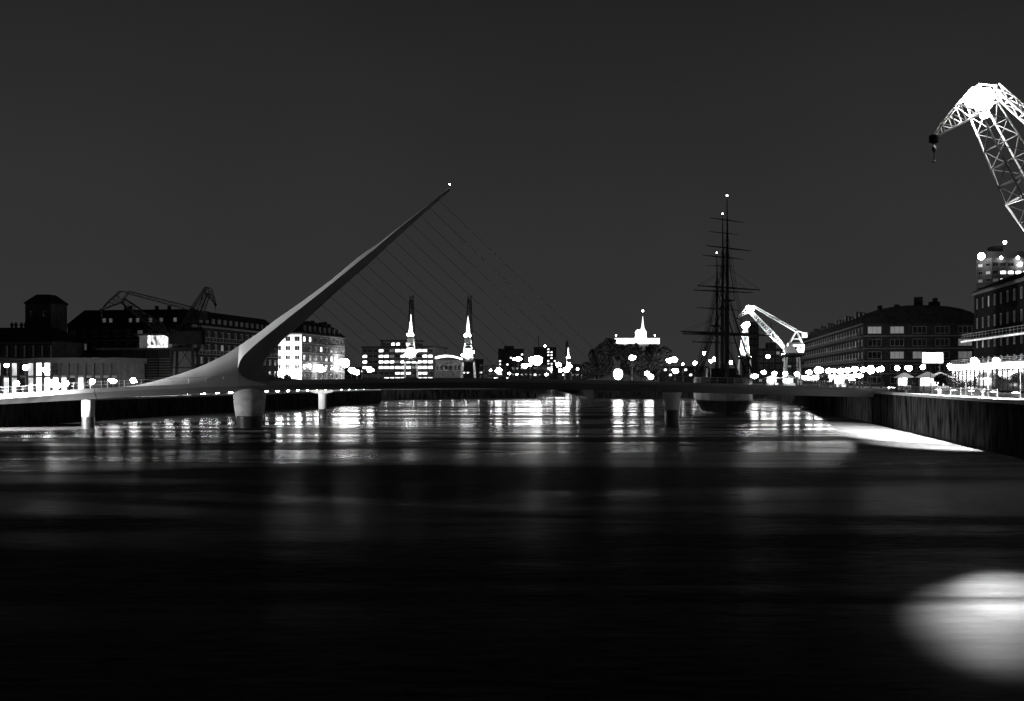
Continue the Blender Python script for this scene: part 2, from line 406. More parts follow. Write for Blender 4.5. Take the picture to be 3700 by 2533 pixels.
# ---------------------------------------------------------------- buildings
LITS = [(245, 1283), (247, 1288), (308, 1285), (318, 1285), (401, 1165), (530, 1194), (246, 1234), (562, 1194),
        (1125, 1220), (1127, 1242), (1157, 1262), (1200, 1248), (1126, 1281), (1198, 1286), (1195, 1304), (1096, 1221), (1096, 1238), (1118, 1318),
        (3200, 1262), (3420, 1262), (3225, 1155), (3470, 1260)]
WCACHE = {}
def wmesh(ww, wh, nm):
    key = (round(ww, 2), round(wh, 2), nm)
    if key in WCACHE: return WCACHE[key]
    f = MB(); t = .12 if ww > 1 else .07
    f.box((-ww / 2, -.06, -wh / 2), (-ww / 2 + t, .06, wh / 2)).box((ww / 2 - t, -.06, -wh / 2), (ww / 2, .06, wh / 2))
    f.box((-ww / 2 + t, -.06, -wh / 2), (ww / 2 - t, .06, -wh / 2 + t)).box((-ww / 2 + t, -.06, wh / 2 - t), (ww / 2 - t, .06, wh / 2))
    for i in range(1, nm): x = -ww / 2 + ww * i / nm; f.box((x - .04, -.05, -wh / 2 + t), (x + .04, .05, wh / 2 - t))
    fr = f.mesh('window', M_FRAME)
    pn = {}
    for kk, mm in (('dark', M_GLASS), ('dim', G_WIND), ('lit', G_WIN), ('shop', G_SHOP)):
        pn[kk] = MB().box((-ww / 2 + .02, .02, -wh / 2 + .02), (ww / 2 - .02, .045, wh / 2 - .02)).mesh('pane', mm)
    WCACHE[key] = (fr, pn); return WCACHE[key]
def facade(bld, O, ud, W, z0, H, cols, rows, ww, wh, wall, sill=.35, nm=2, lit=None, dim=.0, fh=None, depth=.25, tol=14, skip=None):
    ud = Vector((ud[0], ud[1], 0)).normalized(); inw = Vector((-ud.y, ud.x, 0)); O = Vector((O[0], O[1], 0))
    fn = lambda u, w, z: O + ud * u + inw * w + Vector((0, 0, z))
    us = [0]; 
    for c in range(cols): m = W * (c + .5) / cols; us += [m - ww / 2, m + ww / 2]
    us.append(W); zs = [z0]; h = H / rows
    for r in range(rows): zb = z0 + h * r + (h - wh) * sill * 1.2; zs += [zb, zb + wh]
    zs.append(z0 + H)
    wm_ = MB()
    ang = math.atan2(ud.y, ud.x); fr, pn = wmesh(ww, wh, nm)
    wins = []
    for i in range(len(us) - 1):
        for j in range(len(zs) - 1):
            a, c, d, e = us[i], us[i + 1], zs[j], zs[j + 1]
            if i % 2 and j % 2 and not (skip and skip(i // 2, j // 2)):
                wm_.add([fn(a, 0, d), fn(c, 0, d), fn(c, 0, e), fn(a, 0, e), fn(a, depth, d), fn(c, depth, d), fn(c, depth, e), fn(a, depth, e)],
                        [(0, 1, 5, 4), (1, 2, 6, 5), (2, 3, 7, 6), (3, 0, 4, 7)])
                wins.append((fn((a + c) / 2, depth - .08, (d + e) / 2), i // 2, j // 2))
            else:
                wm_.add([fn(a, 0, d), fn(c, 0, d), fn(c, 0, e), fn(a, 0, e)], [(0, 1, 2, 3)])
    wm_.build('wall', wall, bld, fix=False)
    for c, i, j in wins:
        s = lit(i, j) if lit else None
        if s is None:
            px, py = proj(c)
            s = 'lit' if any(abs(px - a) < tol and abs(py - q) < tol for a, q in LITS) else ('dim' if random.random() < dim else 'dark')
        M = Matrix.Translation(c) @ Matrix.Rotation(ang, 4, 'Z')
        wo_ = place('window', fr, bld, M)
        pp = bpy.data.objects.new('pane', pn[s]); COL.objects.link(pp); pp.parent = wo_
    return fn
def blank(bld, fn, W, D, z0, z1, wall, faces='blr'):
    m = MB()
    q = {'f': ((0, 0), (W, 0)), 'r': ((W, 0), (W, D)), 'b': ((W, D), (0, D)), 'l': ((0, D), (0, 0))}
    for k in faces:
        a, c = q[k]; m.add([fn(*a, z0), fn(*c, z0), fn(*c, z1), fn(*a, z1)], [(0, 1, 2, 3)])
    m.build('wall', wall, bld, fix=False)
def roof_hip(bld, fn, W, D, z, ins, h, name='roof', m=None, over=.4):
    a = [fn(-over, -over, z), fn(W + over, -over, z), fn(W + over, D + over, z), fn(-over, D + over, z)]
    c = [fn(ins, ins, z + h), fn(W - ins, ins, z + h), fn(W - ins, D - ins, z + h), fn(ins, D - ins, z + h)]
    a0 = [v - Vector((0, 0, .35)) for v in a]
    return MB().loft([a0, a, c]).build(name, m or M_ROOF, bld)
def roof_vault(bld, fn, W, D, z, h, flat=.0):
    rings = []
    for w in (-.4, D + .4):
        r = [fn(-.5, w, z - .4), fn(W + .5, w, z - .4)]
        for i in range(13):
            t = math.pi * i / 12; u = W / 2 + (W / 2 + .5) * math.cos(t); r.append(fn(u, w, z + h * math.sin(t) ** .8))
        rings.append(r)
    return MB().loft(rings).build('roof', M_ROOF, bld)
def band(bld, fn, u0, u1, w0, z0, z1, d=.35, name='cornice', m=None):
    return MB().obox(fn, (u0, w0 - d, z0), (u1, w0 + .02, z1)).build(name, m or M_TRIM, bld)
def balcony(bld, fn, u0, u1, z, d=1.2):
    o = MB().obox(fn, (u0, -d, z - .18), (u1, .0, z)).build('balcony', M_TRIM, bld)
    m = MB().obox(fn, (u0, -d, z + .95), (u1, -d + .06, z + 1.02)).obox(fn, (u0, -d, z + .5), (u1, -d + .04, z + .54))
    k = int((u1 - u0) / 2.2)
    for i in range(k + 1): u = u0 + (u1 - u0 - .05) * i / k; m.obox(fn, (u, -d, z), (u + .05, -d + .05, z + 1))
    m.build('balcony_rail', M_FRAME, o)
UL = Vector((.983, -.181, 0)); UR = Vector((.988, -.154, 0))    # facade direction of the end walls
def frame(O, ud):
    ud = Vector((ud[0], ud[1], 0)).normalized(); inw = Vector((-ud.y, ud.x, 0)); O = Vector((O[0], O[1], 0))
    return lambda u, w, z: O + ud * u + inw * w + Vector((0, 0, z))

# 1 long dark warehouse on the left quay
c1 = Vector((XX(690, 309), 309, 0)); W, D = 37.0, 62.0
O = c1 - UL * W; b1 = root('warehouse', (O.x, O.y, ZL), 'long dark brick warehouse with slate mansard roof behind the dark quay crane', 'warehouse')
H = 18.3
fn = facade(b1, O, UL, W, ZL, H, 11, 5, 1.7, 1.9, M_BRICK, dim=.06, nm=2)
s1 = frame(c1, DL); facade(b1, c1, DL, D, ZL, H, 14, 5, 2.0, 1.8, M_BRICK, dim=.08)
blank(b1, fn, W, D, ZL, ZL + H, M_BRICK, 'bl')
rf = roof_hip(b1, fn, W, D, ZL + H + .4, 3.2, 4.4)
for z in (6.9, 10.6, 14.2): band(b1, fn, 0, W, 0, ZL + z, ZL + z + .3, .25)
for z in (10.8, 14.4): balcony(b1, s1, 2, D - 2, ZL + z, 1.4)
band(b1, s1, 0, D, 0, ZL + H - .1, ZL + H + .35, .5)
for px in (363, 388, 465, 492, 542, 583, 636):
    t = (XX(px, 311) - O.x) / UL.x
    MB().obox(fn, (t - .55, .2, ZL + H + .9), (t + .55, 2.4, ZL + H + 2.5)).build('dormer', M_ROOF, rf)
    MB().obox(fn, (t - .45, .12, ZL + H + 1.15), (t + .45, .2, ZL + H + 2.25)).build('dormer_pane', G_WIND, rf)
for px in (420, 438, 540, 588): 
    t = (XX(px, 315) - O.x) / UL.x
    MB().obox(fn, (t - .35, 6, ZL + H + 3), (t + .35, 6.9, ZL + H + 6.0 + (px % 3) * .4)).build('chimney', M_BRICK, rf)
for i in range(14):
    w_ = 6 + i * 3.9
    MB().obox(fn, (W - .5, w_, ZL + H + 1.2), (W - .3 + .2, w_ + 1.3, ZL + H + 2.6)).build('skylight', M_TRIM, rf)

# 2 floodlit warehouse
c2 = Vector((XX(1090, 390), 390, 0)); W, D = 27.0, 45.0
O = c2 - UL * W; b2 = root('warehouse', (O.x, O.y, ZL), 'pale warehouse with floodlit white gable end, framed under the leaning pylon', 'warehouse')
H = 19.4
fn = facade(b2, O, UL, W, ZL, H, 8, 6, 1.9, 1.7, M_PLAST, nm=2, tol=7)
s2 = frame(c2, DL)
facade(b2, c2, DL, D, ZL, H, 8, 6, 2.2, 1.8, M_BRICK2, nm=2, tol=7, lit=lambda i, j: 'shop' if j == 0 and i % 3 != 1 else None)
blank(b2, fn, W, D, ZL, ZL + H, M_PLAST, 'bl')
rf = roof_hip(b2, fn, W, D, ZL + H + .4, 3.2, 3.6)
for j in range(1, 6): band(b2, s2, 0, D, 0, ZL + H / 6 * j - .15, ZL + H / 6 * j + .15, .2)
band(b2, fn, 0, W, 0, ZL + H - .2, ZL + H + .35, .4); band(b2, s2, 0, D, 0, ZL + H - .2, ZL + H + .35, .4)
for i in range(9):
    MB().obox(fn, (W - 4.6, 3 + i * 4.4, ZL + H + 3.6), (W - 3.4, 4.4 + i * 4.4, ZL + H + 5.0 + (i * 7 % 5) * .2)).build('chimney', M_BRICK, rf)
for i in range(8):
    MB().obox(fn, (W - .9, 4 + i * 5, ZL + H + .9), (W - .1, 4.5 + i * 5, ZL + H + 3.1)).build('dormer', M_TRIM, rf)

# 3 old hall and square tower at far left
cH = Vector((XX(190, 278), 278, 0)); W, D = 24.0, 14.0; O = cH - UL * W
hall = root('hall', (O.x, O.y, ZL), 'low old hall with pale window surrounds and dark hipped roof, left edge', 'hall')
fn = facade(hall, O, UL, W, ZL, 13.0, 10, 3, 1.0, 2.4, M_BRICK2, nm=2, dim=0)
blank(hall, fn, W, D, ZL, ZL + 13, M_BRICK2, 'blr')
rf = roof_hip(hall, fn, W, D, ZL + 13.3, 4.5, 3.4)
for z in (8.5, 12.4): band(hall, fn, 0, W, 0, ZL + z, ZL + z + .35, .3)
for i in range(10):
    band(hall, fn, W * (i + .5) / 10 + .62, W * (i + .5) / 10 + 1.0, 0, ZL + 9.2, ZL + 12, .14, 'window_surround', M_PLAST)
for i, px in enumerate((4, 20, 42, 58)):
    t = (XX(px, 283) - O.x) / UL.x; m = MB()
    m.lathe(fn(t, 6, ZL + 16.2), [(.35, 0), (.3, .9), (.5, 1.0), (.42, 1.5), (.15, 1.9)], 8); m.build('roof_urn', M_BRICK, rf)
O = Vector((XX(79, 297), 299, 0)); W = 7.5
tw = root('tower', (O.x, O.y, ZL), 'square dark brick tower with flat-topped hip roof rising over the old hall', 'tower')
fn = facade(tw, O, UL, W, ZL, 23.6, 2, 5, .9, 1.4, M_BRICK, nm=1); fr_ = frame(fn(W, 0, 0), DL)
facade(tw, fn(W, 0, 0), DL, W, ZL, 23.6, 2, 5, .9, 1.4, M_BRICK2, nm=1)
blank(tw, fn, W, W, ZL, ZL + 23.6, M_BRICK, 'bl'); roof_hip(tw, fn, W, W, ZL + 24, 2.0, 2.2, over=.25)

# 4 glazed arcade on the left quay
Y0 = 252; O = Vector((XX(-140, Y0), Y0 + 4, 0)); cE = Vector((XX(443, Y0), Y0 - 2.4, 0)); ud = (cE - O).normalized(); W = (cE - O).length
arc = root('arcade', (O.x, O.y, ZL), 'long glazed arcade with tall dark columns and lit interior at far left', 'arcade')
fn = frame(O, ud); zt = ZZ(1312, Y0); zm = ZZ(1361, Y0)
N = 18
MB().obox(fn, (-.3, -.5, zt), (W + .3, 12, zt + 1.0)).build('roof', M_METAL, arc)
MB().obox(fn, (-.3, -.9, zt + 1.0), (W + .3, 12.2, zt + 1.2)).build('roof_edge', M_METAL, arc)
blank(arc, fn, W, 11.5, ZL, zt, M_BRICK2, 'blr')
MB().obox(fn, (0, .0, zm - .25), (W, .35, zm + .25)).build('transom', M_TRIM, arc)
for i in range(N + 1):
    u = W * i / N; MB().obox(fn, (u - .28, -.3, ZL), (u + .28, .28, zt)).build('column', M_METAL, arc)
for i in range(N):
    a, c = W * i / N + .3, W * (i + 1) / N - .3
    px = proj(fn((a + c) / 2, 0, 6))[0]
    g = glow('arcade_bright_pane', 5, .6, .6) if 140 < px < 228 else (glow('arcade_pane', .9, .95, .5) if px < 300 and i % 3 else (M_GLASS if px < 340 else mat('grey_blind', .035)))
    MB().obox(fn, (a, .12, ZL), (c, .16, zm - .25)).build('pane', g, arc)
    g2 = glow('arcade_bright_pane', 5) if 140 < px < 195 else (glow('arcade_upper_pane', .5, .95, .5) if px < 160 and i % 2 else (M_GLASS if px < 230 else mat('grey_blind', .035)))
    MB().obox(fn, (a, .12, zm + .25), (c, .16, zt)).build('pane', g2, arc)

# 5 louvred pavilion
Y0 = 286; O = Vector((XX(345, Y0), Y0 + 2, 0)); W = (XX(626, Y0) - O.x) / UL.x
pv = root('pavilion', (O.x, O.y, ZL), 'louvred pavilion with horizontal slats and a lit glass penthouse, before the dark warehouse', 'pavilion')
fn = frame(O, UL); zt = ZZ(1264, Y0)
blank(pv, fn, W, 13, ZL, zt, M_METAL, 'fblr')
MB().obox(fn, (-.5, -.8, zt), (W + .5, 13.4, zt + .5)).build('roof', M_TRIM, pv)
for i in range(13):
    z = ZL + .6 + i * .68
    MB().obox(fn, (.2 if i % 3 else 0, -.25, z), (W - .1, -.003, z + .2)).build('slat', mat('louvre_metal', .16, .4), pv)
for i in range(7): u = W * i / 6; MB().obox(fn, (max(0, u - .15), -.45, ZL), (min(W, u + .15), -.26, zt)).build('post', M_METAL, pv)
u0, u1 = (XX(497, 287) - O.x) / UL.x, (XX(626, 287) - O.x) / UL.x - .2
z2 = ZZ(1212, Y0)
MB().obox(fn, (u0 - 1, .4, z2), (u1 + .2, 9.4, z2 + .45)).build('penthouse_roof', M_TRIM, pv)
blank_fn = lambda a, c, z_: fn(u0 + a, 1.5 + c, z_)
blank(pv, blank_fn, u1 - u0, 7, zt + .5, z2, M_METAL, 'blr')
for i in range(8):
    a = u0 + (u1 - u0) * i / 8; c = u0 + (u1 - u0) * (i + 1) / 8
    MB().obox(fn, (a + .06, 1.4, zt + .5), (c - .06, 1.48, z2)).build('penthouse_pane', glow('penthouse_glow', 1.1, .97, 1.1) if i in (2, 3, 4, 5, 6) else G_WIND, pv)

# 6 modern office block
Y0 = 545; O = Vector((XX(1305, Y0), Y0 + 3, 0)); W, D = 35.5, 30
of = root('office_block', (O.x, O.y, ZL), 'modern flat-roofed office block with rows of bright ribbon windows', 'office block')
H = ZZ(1256, Y0) - ZL
def olit(i, j):
    if i == 2: return 'dark'
    if i < 2: return 'lit' if j in (3, 4, 5) and i == 0 else 'dark'
    if j == 0: return 'shop'
    if j == 1: return 'shop' if 3 < i < 8 or i > 9 else 'dark'
    if j in (3, 4): return 'lit' if (i * 7 + j * 3) % 9 else 'dim'
    if j == 2: return 'lit' if i in (6, 7, 8, 10, 11) else 'dark'
    return 'lit' if (i * 5 + j) % 4 < 2 else ('dim' if i % 2 else 'dark')
fn = facade(of, O, UL, W, ZL, H, 13, 7, 2.35, 1.45, M_OFF, nm=2, lit=olit)
blank(of, fn, W, D, ZL, ZL + H, M_OFF, 'blr')
MB().obox(fn, (-.3, -.3, ZL + H), (W + .3, D, ZL + H + .6)).build('parapet', M_METAL, of)
m0, m1 = XX(1380, Y0) - O.x, XX(1480, Y0) - O.x
fn_p = lambda u, w, z: fn(m0 - 1.5 + u, 3 + w, z)
facade(of, fn(m0 - 1.5, 3, 0), UL, m1 - m0 + 4, ZL + H + .6, ZZ(1243, Y0) - ZL - H + .9, 7, 1, 1.9, 1.4, M_OFF, lit=lambda i, j: 'lit' if i in (2, 3, 5) else 'dark')
MB().obox(fn, (m0 - 2, 2.6, ZZ(1243, Y0) + 1.5), (m1 + 3, 18, ZZ(1243, Y0) + 2.1)).build('penthouse_roof', M_METAL, of)
blank(of, lambda u, w, z: fn(m0 - 1.5 + u, 3 + w, z), m1 - m0 + 4, 14, ZL + H + .6, ZZ(1243, Y0) + 1.5, M_OFF, 'blr')

# 7 arched canopy hall
Y0 = 520; O = Vector((XX(1572, Y0), Y0, 0)); W = XX(1668, Y0) - O.x
ch = root('canopy_hall', (O.x, O.y, ZL), 'low hall under a glowing curved canopy right of the office block', 'hall')
fn = frame(O, Vector((1, 0, 0)))
rg = []
for w_ in (-1.0, 9):
    a = []
    for i in range(13): u = W * i / 12; a.append(fn(u, w_, ZZ(1296, Y0) + 1.7 * math.sin(math.pi * (.15 + .8 * i / 12))))
    a += [v - Vector((0, 0, .8)) for v in reversed(a)]
    rg.append(a)
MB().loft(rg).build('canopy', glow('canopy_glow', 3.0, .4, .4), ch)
facade(ch, O, Vector((1, 0, 0)), W, ZL, ZZ(1302, Y0) - ZL, 6, 2, 1.5, 2.4, M_OFF, lit=lambda i, j: 'shop' if j == 0 and i in (0, 3, 4, 5) else 'dark')
blank(ch, fn, W, 8, ZL, ZZ(1302, Y0), M_OFF, 'blr')
for i in range(5): u = .5 + (W - 1) * i / 4; MB().tube(fn(u, -.8, ZL), fn(u, -.8, ZZ(1300, Y0)), .14).build('canopy_post', M_STEEL, ch)

# 8 parking deck
Y0 = 620; O = Vector((XX(1735, Y0), Y0, 0)); W = XX(1832, Y0) - O.x
pk = root('parking_deck', (O.x, O.y, ZL), 'low open parking deck with pale horizontal slab edges', 'parking deck')
fn = frame(O, Vector((.99, .1, 0)))
for j in range(4):
    z = ZL + 2.9 * j; MB().obox(fn, (0, 0, z + 2.2), (W, 12, z + 2.9)).build('floor_slab', M_TRIM, pk)
for i in range(5):
    for w_ in (.3, 11.2): u = .2 + (W - .9) * i / 4; MB().obox(fn, (u, w_, ZL), (u + .5, w_ + .5, ZL + 10.9)).build('column', M_OFF, pk)
for i, u in enumerate((8.5, 10.5)): MB().obox(fn, (u, 11.8, ZL + 3.2 + i * 2.9), (u + 2.6, 11.9, ZL + 4.6 + i * 2.9)).build('lit_panel', G_WIN, pk)

# 9 apartment towers and other far blocks
def block(name, label, cat, px0, px1, py, Y, rows, cols, ww, wh, litf=None, dim=.08, m=None, D=18, z0=ZL):
    O = Vector((XX(px0, Y), Y, 0)); W = XX(px1, Y) - O.x; o = root(name, (O.x, O.y, z0), label, cat); H = ZZ(py, Y) - z0
    ud = Vector((1, 0, 0)); fn = facade(o, O, ud, W, z0, H, cols, rows, ww, wh, m or M_FAR, nm=2, lit=litf, dim=dim, tol=0)
    blank(o, fn, W, D, z0, z0 + H, m or M_FAR, 'blr')
    MB().obox(fn, (-.3, -.3, z0 + H), (W + .3, D + .3, z0 + H + .5)).build('roof_slab', M_METAL, o)
    return o, fn, W, z0 + H
def rl(seed, p, lo=0):
    rr = random.Random(seed); t = {}
    def f(i, j):
        if (i, j) not in t: t[(i, j)] = 'lit' if rr.random() < p and j >= lo else 'dark'
        return t[(i, j)]
    return f
o, fn, W, z = block('apartment_tower', 'dark apartment tower with few lit windows, left of the antenna tower', 'tower', 1800, 1893, 1262, 1150, 10, 7, 2.0, 1.7, rl(3, .12))
MB().obox(fn, (6, 3, z + .5), (16, 12, z + 3.5)).build('plant_room', M_FAR, o)
o, fn, W, z = block('apartment_tower', 'dark apartment tower with rooftop antenna and lit windows down its right side', 'tower', 1930, 2010, 1256, 1150, 12, 7, 1.8, 1.6,
                    lambda i, j: 'lit' if i in (4, 5) and j > 4 and (i + j) % 4 else ('lit' if (i * 5 + j * 3) % 17 == 0 else 'dark'))
MB().tube(fn(4.5, 5, z), fn(4.5, 5, z + 12), .55, .4).build('antenna', M_METAL, o)
MB().ball(fn(11, 0, z + 1.6), 1.1, 8, 6).build('roof_light', G_LAMPD, o)
MB().tube(fn(11, 0, z + .5), fn(11, 0, z + .9), .2).build('light_stem', M_METAL, o)
block('far_block', 'low dark block behind the second frontal crane', 'building', 1668, 1745, 1300, 900, 3, 5, 2, 1.6, rl(4, .12))
block('far_block', 'far wide dark block behind the lamps at centre', 'building', 1845, 1990, 1318, 850, 3, 9, 2, 1.6, rl(5, .1))
block('far_block', 'far low block between the antenna tower and the big trees', 'building', 2012, 2110, 1318, 900, 3, 6, 2, 1.6, rl(6, .12))
block('far_block', 'low dark block right of the big trees, behind the bright lamps', 'building', 2395, 2560, 1326, 800, 3, 9, 2, 1.6, rl(8, .15), z0=ZR)
block('far_tower', 'faint slim tower far behind the sailing ship, taller of the pair', 'tower', 2708, 2742, 1165, 1500, 9, 3, 3, 3, rl(9, 0), m=mat('hazy_render', .25), z0=ZR)  # haze put into a paler wall colour
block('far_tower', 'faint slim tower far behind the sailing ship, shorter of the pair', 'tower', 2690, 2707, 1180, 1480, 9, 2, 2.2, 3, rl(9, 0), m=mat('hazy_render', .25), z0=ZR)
o, fn, W, z = block('dark_block', 'dark flat block standing between the two lit cranes on the right', 'building', 2738, 2905, 1262, 580, 5, 8, 1.8, 1.6, lambda i, j: 'dim' if (i + j) % 7 == 0 else 'dark', m=M_BRICK, z0=ZR)
MB().obox(fn, (6, 3, z + .5), (10, 9, z + 3.5)).build('plant_room', M_BRICK, o)
MB().tube(fn(8, 5, z + 3.5), fn(8, 5, z + 14), .35, .25).build('antenna', M_METAL, o)
block('dark_block', 'dark block closing the gap behind the floodlit warehouse', 'building', 1180, 1320, 1330, 640, 3, 8, 1.8, 1.6, rl(11, .3), m=M_BRICK)

# 10 domed hall behind the big trees
Y0 = 820; O = Vector((XX(2220, Y0), Y0, 0)); W = XX(2380, Y0) - O.x
dm = root('landmark_hall', (O.x, O.y, ZR), 'hall with glowing cornice, glowing domed lantern and thin glowing spire above the trees', 'hall')
fn = facade(dm, O, Vector((1, 0, 0)), W, ZR, ZZ(1242, Y0) - ZR, 9, 5, 1.6, 2.6, M_PLAST, nm=2, lit=lambda i, j: 'dark')
blank(dm, fn, W, 20, ZR, ZZ(1242, Y0), M_PLAST, 'blr')
MB().obox(fn, (-.6, -.8, ZZ(1242, Y0)), (W + .6, 20.5, ZZ(1222, Y0))).build('glowing_cornice', glow('cornice_glow', 2.2, .5, .15), dm)  # floodlight painted in: cornice, drum and spire glow by themselves
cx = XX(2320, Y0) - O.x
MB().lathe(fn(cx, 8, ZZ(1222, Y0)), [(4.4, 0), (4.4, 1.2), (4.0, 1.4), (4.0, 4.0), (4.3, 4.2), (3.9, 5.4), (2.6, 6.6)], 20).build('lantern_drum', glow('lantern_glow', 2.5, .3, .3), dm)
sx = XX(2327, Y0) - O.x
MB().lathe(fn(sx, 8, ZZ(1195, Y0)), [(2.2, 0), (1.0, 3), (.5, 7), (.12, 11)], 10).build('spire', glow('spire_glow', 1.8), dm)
MB().tube(fn(sx, 8, ZZ(1195, Y0) + 10.5), fn(sx, 8, ZZ(1123, Y0)), .1).build('spire_mast', M_METAL, dm)
MB().ball(fn(sx, 8, ZZ(1121, Y0)), .75, 10, 6).build('spire_light', G_LAMPD, dm)
for px in (2226, 2366): MB().ball(fn(XX(px, Y0) - O.x, 0, ZZ(1212, Y0)), .45, 8, 6).build('roof_lamp', G_LAMPD, dm); MB().tube(fn(XX(px, Y0) - O.x, 0, ZZ(1222, Y0)), fn(XX(px, Y0) - O.x, 0, ZZ(1213, Y0)), .08).build('lamp_stem', M_METAL, dm)

# 11 right far warehouse
XF = 22.0
cR = Vector((XX(3120, 357), 357, 0)); W, D = 34.0, 185.0
b3 = root('warehouse', (cR.x, cR.y, ZR), 'dark brick warehouse with curved roof, its end wall facing over the bright promenade', 'warehouse')
H = ZZ(1166, 352) - ZR
fn = facade(b3, cR, UR, W, ZR, H, 5, 5, 4.2, 2.3, M_BRICK, nm=3, tol=9, lit=lambda i, j: 'dim' if (i, j) in ((1, 2), (2, 2), (4, 2), (4, 3), (0, 4), (1, 4)) else None)
s3 = frame(cR + DR * D, -DR)
facade(b3, cR + DR * D, -DR, D, ZR, H, 26, 5, 3.0, 2.0, M_BRICK, nm=3, tol=0, lit=lambda i, j: 'shop' if j == 0 and i % 2 else ('dim' if (i * 7 + j * 5) % 11 == 0 else 'dark'))
blank(b3, fn, W, D, ZR, ZR + H, M_BRICK, 'br')
rf = roof_vault(b3, fn, W, D, ZR + H + .45, 5.2)
for j in (2, 3, 4): balcony(b3, s3, 4, D - 4, ZR + H / 5 * j, 1.5)
band(b3, s3, 0, D, 0, ZR + H - .2, ZR + H + .3, .5)
for i in range(15):
    u = 4 + i * 12.0; hgt = 2.5 + (i * 7 % 4) * .25; dp = 3.0 + (i * 5 % 3) * .8
    aw = MB().obox(s3, (u, -dp, ZR + hgt), (u + 7.5, -.02, ZR + hgt + .25)).build('awning', M_PLAST, b3)
    MB().obox(s3, (u + 7.5, -dp, ZR + hgt - .2 - (i % 3) * .5), (u + 7.6, -.3, ZR + hgt + .6)).build('added_glow_panel', G_SHOP if i % 4 == 1 else glow('awning_end_glow', 7, .6, .7), aw)  # glowing end panel added so the shopfront strip reads bright
    MB().obox(s3, (u + .2, -dp + .1, ZR), (u + .35, -dp + .25, ZR + hgt)).obox(s3, (u + 7.1, -dp + .1, ZR), (u + 7.25, -dp + .25, ZR + hgt)).build('awning_posts', M_METAL, aw)
for j in (1, 2, 3, 4): band(b3, fn, 0, W, 0, ZR + H / 5 * j - .2, ZR + H / 5 * j + .15, .2)
for u, w_, ww_, hh in ((16.2, 3, 2.4, 3.2), (11, 8, 1.4, 1.2), (21, 5, 3.2, 1.8), (22.3, 5.2, 1.2, 3.0), (6, 9, 1.2, 1.0)):
    zz = ZR + H + 3.0
    MB().obox(fn, (u, w_, zz), (u + ww_, w_ + 2, zz + 2.2 + hh)).build('chimney', M_BRICK, rf)
for i in range(20):
    MB().obox(fn, (1.0, 6 + i * 8.5, ZR + H + 2.0), (2.6, 9 + i * 8.5, ZR + H + 3.6 + (i % 3) * .7)).build('roof_vent', M_METAL, rf)

# 12 right near warehouse with glowing awning
n0 = 219.0; Of = Vector((55.4 + .156 * n0, n0, 0)); D = 75.0; W = 30
b4 = root('warehouse', (Of.x, Of.y, ZR), 'tall black warehouse at right edge above the glowing restaurant awning', 'warehouse')
H = 18.6
s4 = frame(Of, -DR)
facade(b4, Of, -DR, D, ZR, H, 18, 5, 1.5, 2.0, M_BRICK3, nm=2, tol=0, lit=lambda i, j: 'dim' if (i * 3 + j * 5) % 13 == 0 and j > 1 else 'dark')
blank(b4, s4, D, W, ZR, ZR + H, M_BRICK3, 'blr')
roof_hip(b4, s4, D, W, ZR + H + .4, 4, 2.2)
band(b4, s4, 0, D, 0, ZR + H - .2, ZR + H + .3, .4)
# glazed restaurant front in front of the facade
rz = 4.7
MB().obox(s4, (-.6, -4.2, ZR + rz), (D, -.02, ZR + rz + .25)).build('terrace_floor', M_METAL, b4)
MB().obox(s4, (-.7, -4.5, ZR + rz - .75), (D, -4.22, ZR + rz + .2)).build('lit_awning_strip', G_NEON, b4)
MB().obox(s4, (-.8, -5.1, ZR + rz + .26), (D, -4.15, ZR + rz + .34)).build('strip_light_block', M_METAL, b4)  # added hood keeps the strip's light off the facade above
MB().obox(s4, (-.65, -4.21, ZR + rz - .8), (D, -4.205, ZR + rz + .25)).build('strip_back_block', M_METAL, b4)  # added sheet blocks the strip's light towards the facade
for i in range(25):
    u = -.3 + i * 3.0; MB().obox(s4, (u, -4.2, ZR), (u + .18, -4.0, ZR + rz)).build('glass_mullion', M_METAL, b4)
    if i < 24: MB().obox(s4, (u + .2, -4.12, ZR + .3), (u + 2.98, -4.08, ZR + rz - .1)).build('glass_panel', M_GLASS, b4)
m = MB()
for z in (.5, .8, 1.1): m.obox(s4, (-.6, -4.1, ZR + rz + z), (D, -4.05, ZR + rz + z + .05))
for i in range(36): u = -.5 + i * 2.1; m.obox(s4, (u, -4.1, ZR + rz + .25), (u + .05, -4.04, ZR + rz + 1.1))
m.build('terrace_rail', M_FRAME, b4)
balcony(b4, s4, -.5, D, ZR + 9.8, 2.2)
MB().obox(s4, (-.6, -2.35, ZR + 9.3), (D, -2.22, ZR + 9.6)).build('terrace_light_strip', glow('terrace_strip', .35, .9, 1.2), b4)

# 13 tall office tower behind
Y0 = 480; O = Vector((XX(3528, Y0), Y0, 0)); cO = Vector((XX(3562, Y0), Y0 - 6, 0))
ot = root('office_tower', (O.x, O.y, ZR), 'tall office tower with lit ribbon floors and roof beacon above the black warehouse', 'tower')
W = 32.0; H = ZZ(946, Y0) - ZR
def tl(i, j): return 'lit' if (j == 14 and 0 < i < 6) or (j == 13 and i in (1, 2, 3, 5)) or (j == 12 and i == 2) else ('dim' if j in (11, 13) else 'dark')
facade(ot, cO, Vector((1, 0, 0)), W, ZR, H, 10, 16, 2.5, 1.5, M_OFF, nm=2, lit=tl)
dl_ = (cO - O)
facade(ot, O, dl_, dl_.length, ZR, H - .003, 2, 16, 2.2, 1.4, M_FAR, nm=2, lit=lambda i, j: 'lit' if (i, j) in ((1, 11), (0, 10), (1, 9)) else ('dim' if j > 8 and (i + j) % 2 else 'dark'))
k_ = [O, cO, cO + Vector((W, 0, 0)), O + Vector((W + 17, 30, 0)), O + Vector((16, 30, 0))]
